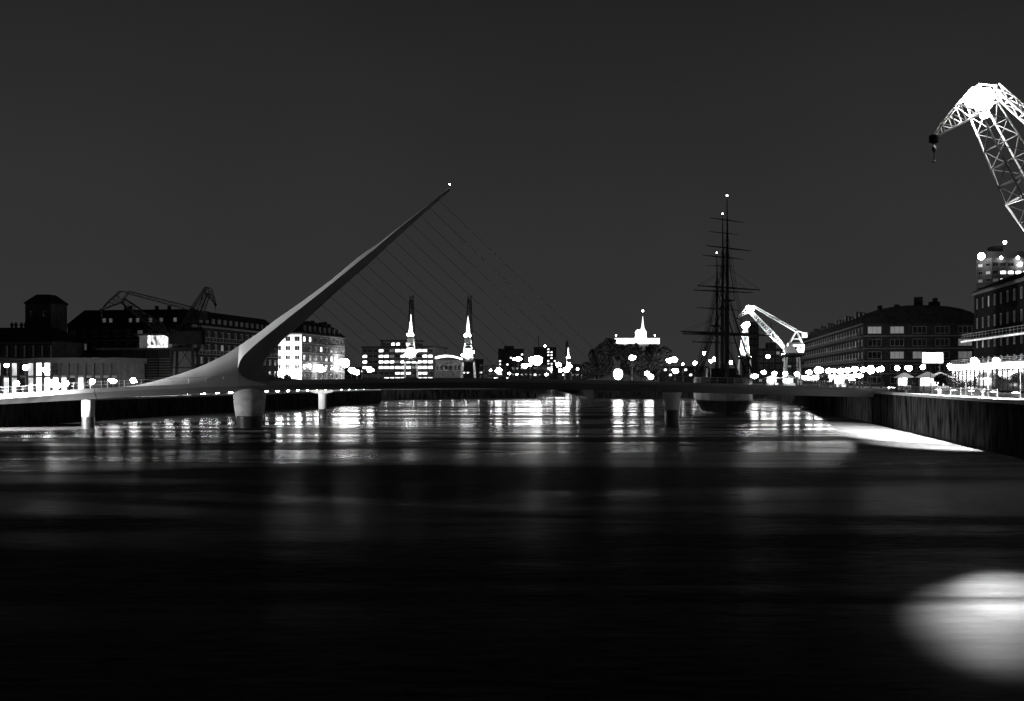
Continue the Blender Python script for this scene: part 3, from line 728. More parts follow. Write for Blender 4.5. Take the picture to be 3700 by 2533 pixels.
MB().loft([[v + Vector((0, 0, ZR + H)) for v in k_], [v + Vector((0, 0, ZR + H + 1)) for v in k_]]).build('parapet', M_FAR, ot)
MB().loft([[v + Vector((0, 0, ZR)) for v in k_[2:]], [v + Vector((0, 0, ZR + H)) for v in k_[2:]]], cap=False, closed=False).build('wall', M_FAR, ot)
MB().box((cO.x + .5, Y0, ZR + H + 1), (cO.x + 30, Y0 + 2, ZZ(908, Y0))).build('upper_storey', M_FAR, ot)
MB().box((XX(3600, Y0), Y0 + 3, ZZ(908, Y0)), (XX(3635, Y0), Y0 + 9, ZZ(886, Y0))).build('plant_room', M_METAL, ot)
b_ = P(3631, 876, Y0 + 4)
MB().ball(b_, .75, 8, 6).build('roof_beacon', G_LAMPD, ot); MB().tube(b_ - Vector((0, 0, .7)), b_ - Vector((0, 0, 2.2)), .1).build('beacon_stem', M_METAL, ot)
for px, py, r in ((3546, 926, 1.5), (3618, 931, .6), (3678, 931, .65), (3688, 955, .8)):
    q = P(px, py, Y0 - 7.0)
    MB().ball(q, r, 10, 6).build('facade_lamp', G_LAMPD, ot); MB().tube(q, q + Vector((0, 10 if px > 3560 else 6, -.5)), .12).build('lamp_arm', M_METAL, ot)

# ---------------------------------------------------------------- harbour cranes
def lattice(m, A, B, ua, va, wa, ha, wb, hb, k, rc, rl, m2=None):
    """four chords and lacing between two frames; ua lateral, va depth direction"""
    A, B = Vector(A), Vector(B); st = []; m2 = m2 or m
    for i in range(k + 1):
        t = i / k; c = A.lerp(B, t); w, h = wa + (wb - wa) * t, (ha + (hb - ha) * t)
        st.append([c + ua * w + va * h, c - ua * w + va * h, c - ua * w - va * h, c + ua * w - va * h])
    for i in range(k):
        for j in range(4):
            m.tube(st[i][j], st[i + 1][j], rc, n=5)
            a, c = (st[i][j], st[i + 1][(j + 1) % 4]) if i % 2 else (st[i][(j + 1) % 4], st[i + 1][j]); m2.tube(a, c, rl, n=4)
            m2.tube(st[i + 1][j], st[i + 1][(j + 1) % 4], rl, n=4)
    if m2 is not m:
        for fr in (st[0], st[-1]):
            for j in range(4): m.tube(fr[j], fr[(j + 1) % 4], rc, n=5)
    return st
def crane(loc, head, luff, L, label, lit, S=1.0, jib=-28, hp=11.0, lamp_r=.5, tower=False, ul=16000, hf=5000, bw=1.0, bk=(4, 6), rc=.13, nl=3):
    loc = Vector(loc); o = root('harbour_crane', loc, label, 'crane', 'old harbour cranes along the docks'); pm = M_CRANE if lit else M_CRANE_UNLIT
    hx = Vector((math.cos(R(head)), math.sin(R(head)), 0)); hy = Vector((-hx.y, hx.x, 0)); up = Vector((0, 0, 1))
    f = lambda x, y, z: loc + (hx * x + hy * y + up * z) * S
    for sx in (1, -1):
        for sy in (1, -1):
            MB().loft([[f(sx * 2.75 + a, sy * 2.75 + c, 0) for a, c in ((-.35, -.35), (.35, -.35), (.35, .35), (-.35, .35))],
                       [f(sx * 2.2 + a, sy * 2.2 + c, hp) for a, c in ((-.25, -.25), (.25, -.25), (.25, .25), (-.25, .25))]]).build('portal_leg', pm if not lit else M_CRANE, o)
            MB().obox(f, (sx * 2.75 - .8, sy * 2.75 - .3, -.02), (sx * 2.75 + .8, sy * 2.75 + .3, .55)).build('wheel_bogie', M_METAL, o)
    m = MB().obox(f, (-2.7, -2.7, hp - .8), (2.7, -2.0, hp)).obox(f, (-2.7, 2.0, hp - .8), (2.7, 2.7, hp)).obox(f, (-2.7, -1.99, hp - .8), (-2.0, 1.99, hp)).obox(f, (2.0, -1.99, hp - .8), (2.7, 1.99, hp))
    m.build('portal_girder', M_CRANE_UNLIT, o)
    m = MB(); zb = hp * .58; e = 2.45
    for a, c in (((e, e), (e, -e)), ((e, -e), (-e, -e)), ((-e, -e), (-e, e)), ((-e, e), (e, e))):
        m.tube(f(*a, zb), f(*c, zb), .12 * S); m.tube(f(*a, zb), f((a[0] + c[0]) / 2, (a[1] + c[1]) / 2, hp - .8), .1 * S)
    m.build('portal_brace', M_CRANE_UNLIT, o)
    MB().lathe(f(0, 0, hp), [(1.9 * S, 0), (1.9 * S, .35 * S), (1.5 * S, .36 * S), (1.5 * S, .8 * S)], 16).build('turntable', M_METAL, o)
    z = hp + .8
    ho = MB().loft([[f(-4.2, -1.8, z), f(1.7, -1.8, z), f(1.7, 1.8, z), f(-4.2, 1.8, z)], [f(-4.2, -1.8, z + 3), f(1.7, -1.8, z + 3), f(1.7, 1.8, z + 3), f(-4.2, 1.8, z + 3)],
               [f(-4.0, -.7, z + 3.8), f(1.5, -.7, z + 3.8), f(1.5, .7, z + 3.8), f(-4.0, .7, z + 3.8)]]).build('machine_house', pm, o)
    for sy in (-1, 1):
        for x in (-3.3, -1.6): MB().obox(f, (x, sy * 1.83 - .03, z + 1.3), (x + .9, sy * 1.83 + .03, z + 2.4)).build('window', M_GLASS, ho)
    cb = MB().obox(f, (1.72, .35, z), (3.2, 1.75, z + 2.4)).build('cab', pm, o)
    MB().obox(f, (3.2, .45, z + .9), (3.24, 1.65, z + 2.2)).build('cab_window', M_GLASS, cb)
    # A-frame
    apex = (-1.6, 0, z + 8.2); m = MB()
    for sy in (-1, 1):
        for x in (1.2, -3.9): m.tube(f(x, sy * 1.6, z + 3), f(apex[0], sy * .8, apex[2]), .17 * S)
        m.tube(f(.0, sy * 1.3, z + 5.2), f(-2.9, sy * 1.3, z + 5.2), .1 * S)
    for t in (.35, .7, 1.0):
        x = 1.2 + (apex[0] - 1.2) * t; y = 1.6 - .8 * t; m.tube(f(x, -y, z + 3 + 5.2 * t), f(x, y, z + 3 + 5.2 * t), .1 * S)
        x = -3.9 + (apex[0] + 3.9) * t; m.tube(f(x, -y, z + 3 + 5.2 * t), f(x, y, z + 3 + 5.2 * t), .1 * S)
    m.build('a_frame', pm, o)
    # boom
    la = R(luff); ft = (2.0, 0, z + 1.2); hd = (ft[0] + L * math.cos(la), 0, ft[2] + L * math.sin(la))
    bd = hx * math.cos(la) + up * math.sin(la); bv = -hx * math.sin(la) + up * math.cos(la)
    m = MB(); k = .42; ml = MB()
    md = (ft[0] + L * k * math.cos(la), 0, ft[2] + L * k * math.sin(la))
    lattice(m, f(*ft), f(*md), hy, bv, 1.5 * S * bw, .35 * S, 1.2 * S * bw, .95 * S * bw, bk[0], rc * S, rc * .5 * S, ml)
    lattice(m, f(*md), f(*hd), hy, bv, 1.2 * S * bw, .95 * S * bw, .75 * S * bw, .6 * S * bw, bk[1], rc * .92 * S, rc * .5 * S, ml)
    bmat = M_CRANE_UNLIT if tower else pm; bo = m.build('boom', bmat, o); ml.build('boom_lacing', bmat if nl < 5 else mat('crane_lacing_shaded', .1, .6), bo)  # frontal booms and near lacing darkened in colour to look less lit
    # fly jib: tapered triangle in front, stub behind
    ja = R(jib); jx = lambda a, c: (hd[0] + a * math.cos(ja) - c * math.sin(ja), hd[2] + a * math.sin(ja) + c * math.cos(ja))
    m = MB(); Lj = 5.3; kk = 5; prev = None
    for i in range(kk + 1):
        t = i / kk; st = []
        for sy in (-1, 1):
            x0, zz0 = jx(Lj * t, -.2 * (1 - t)); x1, zz1 = jx(Lj * t * .98 - .4 * (1 - t), 2.1 * (1 - t) ** .8 + .15)
            y = sy * (.75 - .55 * t); st += [f(x0, y, zz0), f(x1, y, zz1)]
        if prev:
            for j in range(4): m.tube(prev[j], st[j], .1 * S, n=5)
            for j in (0, 2): m.tube(prev[j], st[j + 1], .055 * S, n=4); m.tube(st[j], st[j + 1], .055 * S, n=4)
            m.tube(st[0], st[2], .055 * S, n=4); m.tube(st[1], st[3], .055 * S, n=4); m.tube(prev[1], st[3], .05 * S, n=4)
        prev = st
    rx, rz_ = jx(-1.9, 1.3); tx, tz_ = jx(-.4, 2.25)
    for sy in (-.75, .75):
        m.tube(f(rx, sy * .8, rz_), f(hd[0], sy, hd[2]), .1 * S, n=5); m.tube(f(rx, sy * .8, rz_), f(tx, sy, tz_), .1 * S, n=5)
    m.build('fly_jib', bmat, o)
    # tie back to the A-frame
    m = MB(); A = f(rx, 0, rz_); B = f(*apex); dd = (B - A).normalized(); vv = dd.cross(hy).normalized()
    lattice(m, A, B, hy, vv, .55 * S, .3 * S, .8 * S, .45 * S, 7, .1 * S, .055 * S); m.build('tie_arm', bmat, o)
    # counterweight lever
    cw = MB().obox(f, (-5.4, -1.2, apex[2] - 2.6), (-3.6, 1.2, apex[2] - .6)).build('counterweight', pm, o)
    m = MB()
    for sy in (-.9, .9): m.tube(f(apex[0], sy, apex[2]), f(-4.4, sy, apex[2] - .8), .16 * S)
    m.build('counterweight_arm', pm, o)
    # hook
    hx_, hz_ = jx(Lj, 0)
    MB().lathe(f(hx_, 0, hz_ - .1), [(.15 * S, -.42 * S), (.45 * S, -.3 * S), (.45 * S, .3 * S), (.15 * S, .42 * S)], 10).build('sheave', M_CRANE_UNLIT, o)
    MB().tube(f(hx_, 0, hz_ - .3), f(hx_, 0, hz_ - .95), .035 * S, n=4).build('hoist_rope', M_ANT, o)
    hk = MB().lathe(f(hx_, 0, hz_ - 1.0), [(.06 * S, .35 * S), (.2 * S, .1 * S), (.2 * S, -.1 * S), (.06 * S, -.35 * S)], 8).build('hook_block', M_BLACK, o)
    MB().tube(f(hx_, 0, hz_ - 1.2), f(hx_, 0, hz_ - 2.1), .05 * S, n=4).ball(f(hx_, 0, hz_ - 2.2), .14 * S, 8, 5).build('hook', M_BLACK, hk)
    if tower:
        zt = apex[2]; MB().loft([[f(apex[0] + a, c, zt) for a, c in ((-.9, -.9), (.9, -.9), (.9, .9), (-.9, .9))], [f(apex[0] + a, c, zt + 8.6) for a, c in ((-.12, -.12), (.12, -.12), (.12, .12), (-.12, .12))]]).build('tapered_mast', M_PLAST, o)
        MB().obox(f, (apex[0] - 2.2, -1.5, zt - .25), (apex[0] + 1.2, 1.5, zt)).build('mast_platform', M_CRANE_UNLIT, o)
        MB().ball(f(apex[0] - 1.5, .9, zt + .6), .62, 10, 7).ball(f(apex[0] - 1.6, -.7, zt + .45), .45, 10, 7).build('floodlight', G_LAMP, o)
        light('mast_flood', 'SPOT', f(apex[0] - 3.4, 0, zt + .5), 30000, o, target=f(apex[0], 0, zt + 3.5), size=.3, spot=100)
        MB().tube(f(apex[0] - 2.1, 0, zt - .1), f(apex[0] - 3.5, 0, zt + .2), .1).build('floodlight_arm', M_METAL, o)
        light('house_flood', 'SPOT', f(-9.5, 0, hp + 1.2), 45000, o, target=f(-2, 0, z + 2.5), size=.3, spot=70)
        MB().tube(f(-2.6, 0, hp - .4), f(-9.6, 0, hp + .9), .12).build('floodlight_arm', M_METAL, o)
        for i, (a, c, d) in enumerate(((-4.5, 2.0, 1.0), (-4.4, -2.1, 2.2), (-4.6, .4, .4))): MB().ball(f(a, c, z + d), .5, 10, 7).build('house_lamp', G_LAMP, o)
    elif lit:
        g = MB(); q = jx(-.3, 1.0)
        for i, (a, y) in enumerate(((-.6, -.5), (.6, .5), (0, 0), (-.1, .9), (.35, -.95))[:nl]): 
            MB().ball(f(q[0] + a, y, q[1] + a * .4), lamp_r * (.62 if lit < 2 else .5), 12, 8).build('floodlight', glow('crane_head_glow', 60) if lit >= 2 else G_LAMP, o)
        light('jib_flood', 'POINT', f(q[0] + .2, 0, q[1] - 1.3), 3500, o, size=.4)
        for sy in (-1, 1):
            fx = MB().obox(f, (3.0, sy * 2.3 - .25, hp), (3.5, sy * 2.3 + .25, hp + .4)).build('uplight', M_METAL, o)
            MB().obox(f, (3.05, sy * 2.3 - .2, hp + .4), (3.45, sy * 2.3 + .2, hp + .44)).build('uplight_lens', G_LAMP, fx)
            light('uplight_beam', 'SPOT', f(3.3, sy * 2.3, hp + .7), ul, o, target=f(*md), size=.3, spot=50)
        light('house_flood', 'SPOT', f(4.2, 0, hp + .9), hf, o, target=f(0, 0, z + 6), size=.3, spot=90)
        MB().obox(f, (2.7, -.3, hp - .5), (4.3, .3, hp - .1)).obox(f, (4.0, -.2, hp - .1), (4.4, .2, hp + .55)).build('floodlight_bracket', M_METAL, o)
        for sy in (-1, 1):
            MB().obox(f, (-3.4, sy * 2.9 - .2, hp - .4), (-3.0, sy * 2.9 + .2, hp)).build('uplight', M_METAL, o)
            light('rear_flood', 'SPOT', f(-3.2, sy * 2.9, hp + .4), hf * .8, o, target=f(-2, 0, z + 7), size=.3, spot=80)
    return o
def on_right(px, inland): k = (px - CX) / F; Y = (33.4 + inland) / (k - .156); return Vector((k * Y, Y, ZR))
# near right crane: head above the dock at 104 m
near = crane((52.7, 104.5, ZR), 181, 62, 15.3, 'brightly lit lattice crane leaning in at the right edge', 2.2, lamp_r=1.5, jib=-30, hp=11.6, bw=1.5, bk=(3, 5), rc=.1, nl=5, ul=7000, hf=2000)
for (dy_, tg, en, sp_, c) in ((2.4, Vector((53.0, 136, 0)), 6.0e6, 30, None), (2.7, Vector((55.0, 156, 0)), 1.0e7, 21, None), (2.9, Vector((56.5, 176, 0)), 1.5e7, 13, None), (-1.3, Vector((18.7, 42.5, 0)), 1.1e6, 4.2, Vector((43.0, 102.6, 32.0))), (-1.3, Vector((16.9, 38.5, 0)), 2.6e5, 5.8, Vector((42.7, 102.4, 31.9)))):      # dock floodlights on the crane house
    hm_ = c and Vector((43.6, 103.6, 32.9)); c = c or Vector((51.3, 104.5 + dy_, 21.6)); dv = (tg - c).normalized()
    fl = MB().tube(c - dv * .45, c, .22, .34, 10).tube(c - dv * .3, hm_ or Vector((52.6, 104.5 + dy_ * .75, 21.2)), .06).build('dock_floodlight', M_METAL, near)
    MB().tube(c, c + dv * .02, .3, .3, 10).build('lens', G_LAMP, fl)
    light('dock_beam', 'SPOT', c + dv * .3, en, near, target=tg, size=.25, spot=sp_)
crane(on_right(2862, 7) , 176, 47, 19.5, 'floodlit white crane with long boom above the right promenade', 1.0, S=1.05, lamp_r=1.6, ul=60000, hf=40000)
crane((XX(2692, 492), 493, ZR), 262, 62, 11.5, 'floodlit crane seen end-on just right of the sailing ship', 1.0, S=1.05, lamp_r=1.9, ul=80000, hf=80000)
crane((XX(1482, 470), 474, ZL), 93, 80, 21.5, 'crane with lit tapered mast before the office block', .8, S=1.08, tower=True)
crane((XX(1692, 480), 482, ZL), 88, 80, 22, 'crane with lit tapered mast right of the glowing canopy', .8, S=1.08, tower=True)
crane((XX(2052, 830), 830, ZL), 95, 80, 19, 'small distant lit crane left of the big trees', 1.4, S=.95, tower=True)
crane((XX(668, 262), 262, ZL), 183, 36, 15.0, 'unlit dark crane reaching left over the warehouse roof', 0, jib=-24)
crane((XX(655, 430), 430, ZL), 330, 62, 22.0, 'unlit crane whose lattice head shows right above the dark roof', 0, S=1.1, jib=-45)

# ---------------------------------------------------------------- sailing ship
sh = root('sailing_ship', (XX(2625, 275), 275, 0), 'three-masted tall ship with bare yards moored beyond the bridge', 'ship')
ax = (Vector((XX(2588, 330), 330, 0)) - Vector((XX(2622, 265), 265, 0))).normalized(); pr = Vector((ax.y, -ax.x, 0))
bow = Vector((XX(2624, 258), 258, 0)); LS = 76
def hsec(t, zs):
    bm = 6.6 * (1 - (1 - min(1, t / .16)) ** 2.2) * (1 - .35 * max(0, (t - .75) / .25) ** 2)
    out = []
    for z in zs:
        fl = 1.0 if z > 2 else .9 if z > .5 else .8
        rake = (1 - min(1, t / .16)) * (z / 9.0) * -3.5
        out.append((bm * fl, rake))
    return out
def hull_part(zs, name, m):
    st = [0, .02, .05, .09, .14, .22, .4, .6, .8, .92, 1.0]; rings = []
    for t in st:
        h = hsec(t, zs); c = bow + ax * (LS * t)
        rings.append([c + ax * r - pr * (-w) + Vector((0, 0, z)) for (w, r), z in zip(h, zs)] + [c + ax * r - pr * w + Vector((0, 0, z)) for (w, r), z in reversed(list(zip(h, zs)))])
    return MB().loft(rings).build(name, m, sh, smooth=False)
hull_part([3.05, 4.5, 6.0, 7.0], 'hull', M_HULL); hull_part([-1.5, .5, 2, 3.05], 'lower_hull', M_HULLB)
hull_part([7.0, 8.4], 'bulwark', M_WOOD)
for t, ln, w_, h_ in ((.2, 6, 3, 2.2), (.45, 12, 3.2, 2.4), (.75, 9, 3, 2.6)):
    c = bow + ax * LS * t; fn = lambda u, w, z: c + pr * u + ax * w + Vector((0, 0, z))
    MB().obox(fn, (-w_, 0, 8.38), (w_, ln, 8.4 + h_)).build('deckhouse', M_WOOD, sh)
MB().tube(bow - ax * 1 + Vector((0, 0, 8)), bow - ax * 15 + Vector((0, 0, 12.6)), .35, .15).build('bowsprit', M_WOOD, sh)
for s_ in (1, -1):
    an = bow + ax * 9 + pr * s_ * 5.6 + Vector((0, 0, 4.4))
    MB().tube(an, an - Vector((0, 0, 2.4)), .14).tube(an + pr * -.9 - Vector((0, 0, 1.9)), an - Vector((0, 0, 2.45)), .14).tube(an + pr * .9 - Vector((0, 0, 1.9)), an - Vector((0, 0, 2.45)), .14).build('anchor', M_BLACK, sh)
masts = []
for px, top, Y in ((2627, 722, 275), (2611, 786, 300), (2590, 926, 322)):
    b0 = Vector((XX(px, Y), Y, 9.0)); tp = P(px, top, Y); z1 = b0.z + (tp.z - b0.z) * .45; z2 = b0.z + (tp.z - b0.z) * .75
    ms = MB().tube(b0, Vector((b0.x, b0.y, z1 + 1)), .62, .5, 10).tube(Vector((b0.x, b0.y - .3, z1 - 1.5)), Vector((b0.x, b0.y - .3, z2 + 1)), .42, .32, 8).tube(Vector((b0.x, b0.y - .5, z2 - 1)), tp, .28, .1, 8).build('mast', M_WOOD, sh)
    MB().lathe(Vector((b0.x, b0.y, z1 - 1.2)), [(.5, -.3), (1.9, 0), (1.9, .25), (.5, .3)], 10).build('mast_top_platform', M_WOOD, ms)
    MB().ball(tp + Vector((0, 0, 1.0)), .2, 8, 6).build('masthead_light', G_LAMPD, ms); MB().tube(tp - Vector((0, 0, .5)), tp + Vector((0, 0, .8)), .05, n=4).build('light_staff', M_WOOD, ms)
    for s_ in (1, -1):
        m = MB()
        for i in range(6):
            f0 = b0 + pr * s_ * 6.1 + ax * (i * 1.1 - 1) + Vector((0, 0, .6)); m.tube(f0, Vector((b0.x, b0.y, z1 - .8)) + pr * s_ * .5, .13, n=4)
        for j in range(1, 9):
            t = j / 9.5; a = (b0 + pr * s_ * 6.1 - ax).lerp(Vector((b0.x, b0.y, z1 - .8)) + pr * s_ * .5, t); c = (b0 + pr * s_ * 6.1 + ax * 4.5).lerp(Vector((b0.x, b0.y, z1 - .8)) + pr * s_ * .5, t); m.tube(a, c, .08, n=4)
        for i in range(3):
            m.tube(Vector((b0.x, b0.y, z1 - .9)) + pr * s_ * (1.8) + ax * (i * .5), Vector((b0.x, b0.y - .3, z2)), .06, n=4)
            m.tube(b0 + pr * s_ * 6.2 + ax * (5 + i), Vector((b0.x, b0.y - .3, z2 - (i - 1) * 3)), .05, n=4)
        m.build('shrouds', M_ANT, ms)
    masts.append((b0, z1, z2, tp, ms))
YD = [(0, 2565, 787, 2690, 804, .15), (1, 2560, 836, 2668, 848, .15), (0, 2550, 887, 2712, 907, .2), (1, 2540, 922, 2685, 937, .2), (2, 2553, 959, 2647, 962, .15),
      (0, 2520, 1032, 2747, 1048, .24), (1, 2506, 1048, 2720, 1058, .24), (2, 2517, 1111, 2672, 1121, .2), (0, 2460, 1198, 2785, 1212, .34), (1, 2466, 1206, 2760, 1213, .3), (2, 2500, 1235, 2660, 1240, .24)]
for k, x0, y0, x1, y1, r in YD:
    b0 = masts[k][0]; Y = b0.y - .8; h = (XX(x1, Y) - XX(x0, Y)) / 2 * .3
    a, c = P(x0, y0, Y - h), P(x1, y1, Y + h); mid = a.lerp(c, .5)
    MB().tube(a, mid, r * .45, r, 8).tube(mid, c, r, r * .45, 8).build('yard', M_WOOD, sh)
    m = MB()
    if r > .2:
        zt_ = masts[k][1] if y0 > 1150 else masts[k][2]
        m.tube(a, Vector((b0.x, b0.y - .6, mid.z + 5)), .045, n=4).tube(c, Vector((b0.x, b0.y - .6, mid.z + 5)), .045, n=4)
        m.build('yard_lift', M_ANT, masts[k][4])
m = MB()
m.tube(bow - ax * 14.5 + Vector((0, 0, 12.4)), masts[0][3] - Vector((0, 0, 6)), .06, n=4).tube(bow - ax * 10 + Vector((0, 0, 11.2)), Vector((masts[0][0].x, masts[0][0].y, masts[0][2])), .06, n=4)
m.tube(bow - ax * 5 + Vector((0, 0, 10)), Vector((masts[0][0].x, masts[0][0].y, masts[0][1])), .07, n=4)
for q in (0, 1): m.tube(masts[q][0] + Vector((0, 0, 1)), Vector((masts[q + 1][0].x, masts[q + 1][0].y, masts[q + 1][1])), .06, n=4).tube(Vector((masts[q][0].x, masts[q][0].y, masts[q][1])), masts[q + 1][3] - Vector((0, 0, 5)), .05, n=4)
m.build('stays', M_ANT, sh)

# ---------------------------------------------------------------- trees
def tree(px, py_top, Y, wpx, label, z0, seed, leaves=2600, ls=.55, name='tree', trunk=.3):
    rr = random.Random(seed); b0 = Vector((XX(px, Y), Y, z0)); H = ZZ(py_top, Y) - z0; Rw = wpx / 2 / F * Y
    o = root(name, b0, label, 'tree', 'trees along the docks')
    th = H * trunk; m = MB().tube(b0 - Vector((0, 0, .1)), b0 + Vector((0, 0, th)), max(.12, H * .035), max(.09, H * .025), 8)
    cl = []
    for i in range(9):
        a = rr.uniform(0, 6.28); q = rr.uniform(.35, .75); e = b0 + Vector((math.cos(a) * Rw * q, math.sin(a) * Rw * q, th + (H - th) * rr.uniform(.25, .72)))
        m.tube(b0 + Vector((0, 0, th * rr.uniform(.75, 1))), e, H * .014, H * .005, 5); cl.append((e, rr.uniform(.32, .5)))
    cl.append((b0 + Vector((0, 0, th + (H - th) * .78)), .42))
    m.build('trunk', M_BARK, o)
    lv = MB(); hc = (H - th) / 2
    for i in range(leaves):
        c, q = rr.choice(cl); d = Vector((rr.gauss(0, 1), rr.gauss(0, 1), rr.gauss(0, 1))).normalized() * rr.uniform(.3, 1) ** .5
        p_ = c + Vector((d.x * Rw * q, d.y * Rw * q, d.z * hc * q * 1.25))
        if p_.z < b0.z + th * .5 or p_.z > b0.z + H: continue
        s = ls * rr.uniform(.6, 1.4); n_ = Vector((rr.gauss(0, 1), rr.gauss(0, 1), rr.gauss(0, 1))).normalized(); a = n_.orthogonal().normalized() * s; e = n_.cross(a)
        lv.add([p_ + a, p_ + e * .6, p_ - a, p_ - e * .6], [(0, 1, 2, 3)])
    lv.build('crown', M_LEAF, o, fix=False)
for i, (px, py, Y, w_, l) in enumerate(((2205, 1224, 525, 130, 'tallest rounded dark tree at left of the big clump beyond the bridge'), (2150, 1262, 530, 105, 'spreading dark tree at the left end of the big clump'),
        (2285, 1242, 520, 150, 'broad dark tree in the middle of the big clump before the lit cornice'), (2360, 1246, 524, 120, 'broad dark tree at the right end of the big clump'), (2120, 1310, 535, 70, 'low dark tree at the far left foot of the big clump'))):
    tree(px, py, Y, w_, l, 4.2 if px < 2000 else ZR, 20 + i, 7000, .8, trunk=.16)
for i, (px, py, Y, w_, l) in enumerate(((2978, 1352, 330, 34, 'small dark promenade tree left of the lit doorway'), (3108, 1355, 300, 44, 'small bushy dark tree behind the bridge end on the right'),
        (3325, 1352, 215, 60, 'small dark tree beside the lit kiosk'), (3402, 1350, 200, 52, 'small dark tree right of the light box sign'), (2660, 1352, 340, 50, 'low dark tree beside the ship deck'),
        (1040, 1345, 350, 34, 'small dark tree before the floodlit gable'))):
    tree(px, py, Y, w_, l, ZR if px > 2000 else ZL, 40 + i, 1300, .22, trunk=.35)

# ---------------------------------------------------------------- street lamps
ROWS = {}
def lamp(row, px, py, Y, r, g=None, z0=None, n_arm=0):
    z0 = z0 if z0 is not None else (ZR if px > 2000 else ZL); q = P(px, py, Y); rad = r / F * Y
    o = root('street_lamp', (q.x, q.y, z0), '', 'lamp', 'street lamps on the quays')
    MB().tube((q.x, q.y, z0), (q.x, q.y, q.z - rad * .8), .10, .07, 6).build('post', M_METAL, o)
    MB().lathe((q.x, q.y, z0), [(.22, -.01), (.22, .3), (.14, .6), (.1, .7)], 8).build('post_base', M_METAL, o)
    lr = random.Random(int(px * 7 + py)); rad *= .95
    MB().ball(q, rad, 12, 8, lr.uniform(.85, 1.15)).build('globe', g or G_LAMP, o, smooth=True)
    for i in range(lr.choice((0, 1, 2, 2, 3)) if r > 6 else 0):  # extra side globes added so the glare has an irregular outline
        a_ = lr.uniform(0, 6.28); c_ = q + Vector((math.cos(a_) * rad * 1.15, math.sin(a_) * rad, lr.uniform(-.5, .35) * rad))
        MB().tube(q, c_, .05, n=5).build('lamp_arm', M_METAL, o)
        MB().ball(c_, rad * lr.uniform(.4, .65), 10, 7).build('globe', g or G_LAMP, o, smooth=True)
    MB().lathe(q + Vector((0, 0, rad * .9)), [(rad * .55, 0), (rad * .35, rad * .2), (.02, rad * .35)], 10).build('cap', M_METAL, o)
    ROWS.setdefault(row, []).append((px, o)); return o
for px, py, Y, r in ((26, 1320, 240, 7), (92, 1328, 240, 10), (166, 1336, 240, 12), (190, 1385, 238, 13), (208, 1392, 236, 11), (240, 1385, 240, 9), (60, 1385, 238, 9), (333, 1378, 225, 9), (408, 1377, 235, 10), (481, 1375, 243, 10), (605, 1378, 255, 7), (668, 1366, 275, 7), (760, 1330, 290, 6)): lamp('on the left quay before the arcade', px, py, Y, r)
for px, py, Y, r in ((972, 1354, 385, 9), (1008, 1350, 386, 9), (1045, 1346, 384, 10), (1078, 1354, 382, 9)): lamp('before the floodlit gable', px, py, Y, r, G_LAMPH)
for px, py, Y, r in ((1118, 1322, 395, 6), (1155, 1330, 402, 13), (1212, 1330, 412, 7), (1246, 1312, 425, 17), (1270, 1338, 430, 10), (1290, 1345, 435, 9), (1335, 1335, 480, 10)): lamp('between the floodlit warehouse and the office block', px, py, Y, r)
for px, py, Y, r in ((1858, 1298, 520, 4), (1873, 1297, 510, 9), (1897, 1322, 505, 9), (1916, 1318, 505, 5), (1990, 1336, 540, 5), (2016, 1317, 560, 8), (2025, 1338, 520, 7), (2043, 1337, 525, 8), (2087, 1333, 560, 4), (1802, 1338, 500, 9), (1840, 1349, 505, 5), (1773, 1338, 500, 4), (1868, 1353, 560, 3), (1975, 1353, 520, 5)):
    lamp('along the far quay behind the bridge', px, py, Y, r, z0=ZL if XX(px, Y) < 14 else ZR)
lamp('along the far quay behind the bridge', 1941, 1302, 478, 19, G_LAMP, z0=ZL)
lamp('along the far quay behind the bridge', 2233, 1352, 492, 17)
for px, py, Y, r in ((2284, 1292, 494, 9), (2338, 1350, 494, 9), (2352, 1362, 492, 10), (2420, 1303, 500, 9), (2438, 1299, 510, 9), (2440, 1340, 500, 9), (2468, 1316, 520, 4), (2511, 1312, 500, 7), (2545, 1276, 520, 7), (2568, 1305, 500, 6), (2582, 1298, 495, 8), (2640, 1310, 440, 7)): lamp('between the big trees and the ship', px, py, Y, r)
for px, py, Y, r in ((2775, 1288, 440, 7), (2727, 1360, 400, 9), (2760, 1345, 385, 7), (2798, 1350, 372, 8), (2838, 1350, 360, 8), (2879, 1352, 350, 8), (2925, 1345, 340, 9)): lamp('below the long-boomed lit crane', px, py, Y, r)
for px, py, Y, r in ((2955, 1338, 330, 13), (2995, 1340, 320, 10), (3014, 1340, 315, 8), (3038, 1340, 310, 10), (3062, 1338, 305, 9), (3087, 1334, 300, 10), (3118, 1336, 295, 10), (3146, 1336, 270, 15), (3184, 1333, 280, 10), (3092, 1356, 290, 8), (3106, 1357, 285, 8)): lamp('before the curved-roof warehouse', px, py, Y, r)
for px, py, Y, r in ((3242, 1330, 235, 9), (3286, 1330, 228, 10), (3335, 1326, 218, 9), (3432, 1322, 205, 9), (3520, 1303, 186, 12), (3600, 1302, 173, 12)): lamp('on the right promenade near the light box', px, py, Y, r)
for Y in (166, 140): lamp('on the left quay before the arcade', CX + (xl(Y) - 6) / Y * F, HY - 60, Y, 8)
ORD = 'first second third fourth fifth sixth seventh eighth ninth tenth eleventh twelfth thirteenth fourteenth fifteenth sixteenth seventeenth eighteenth'.split()
for row, ls in ROWS.items():
    for i, (px, o) in enumerate(sorted(ls, key=lambda a: a[0])): o['label'] = f'{ORD[i]} globe street lamp from the left {row}'

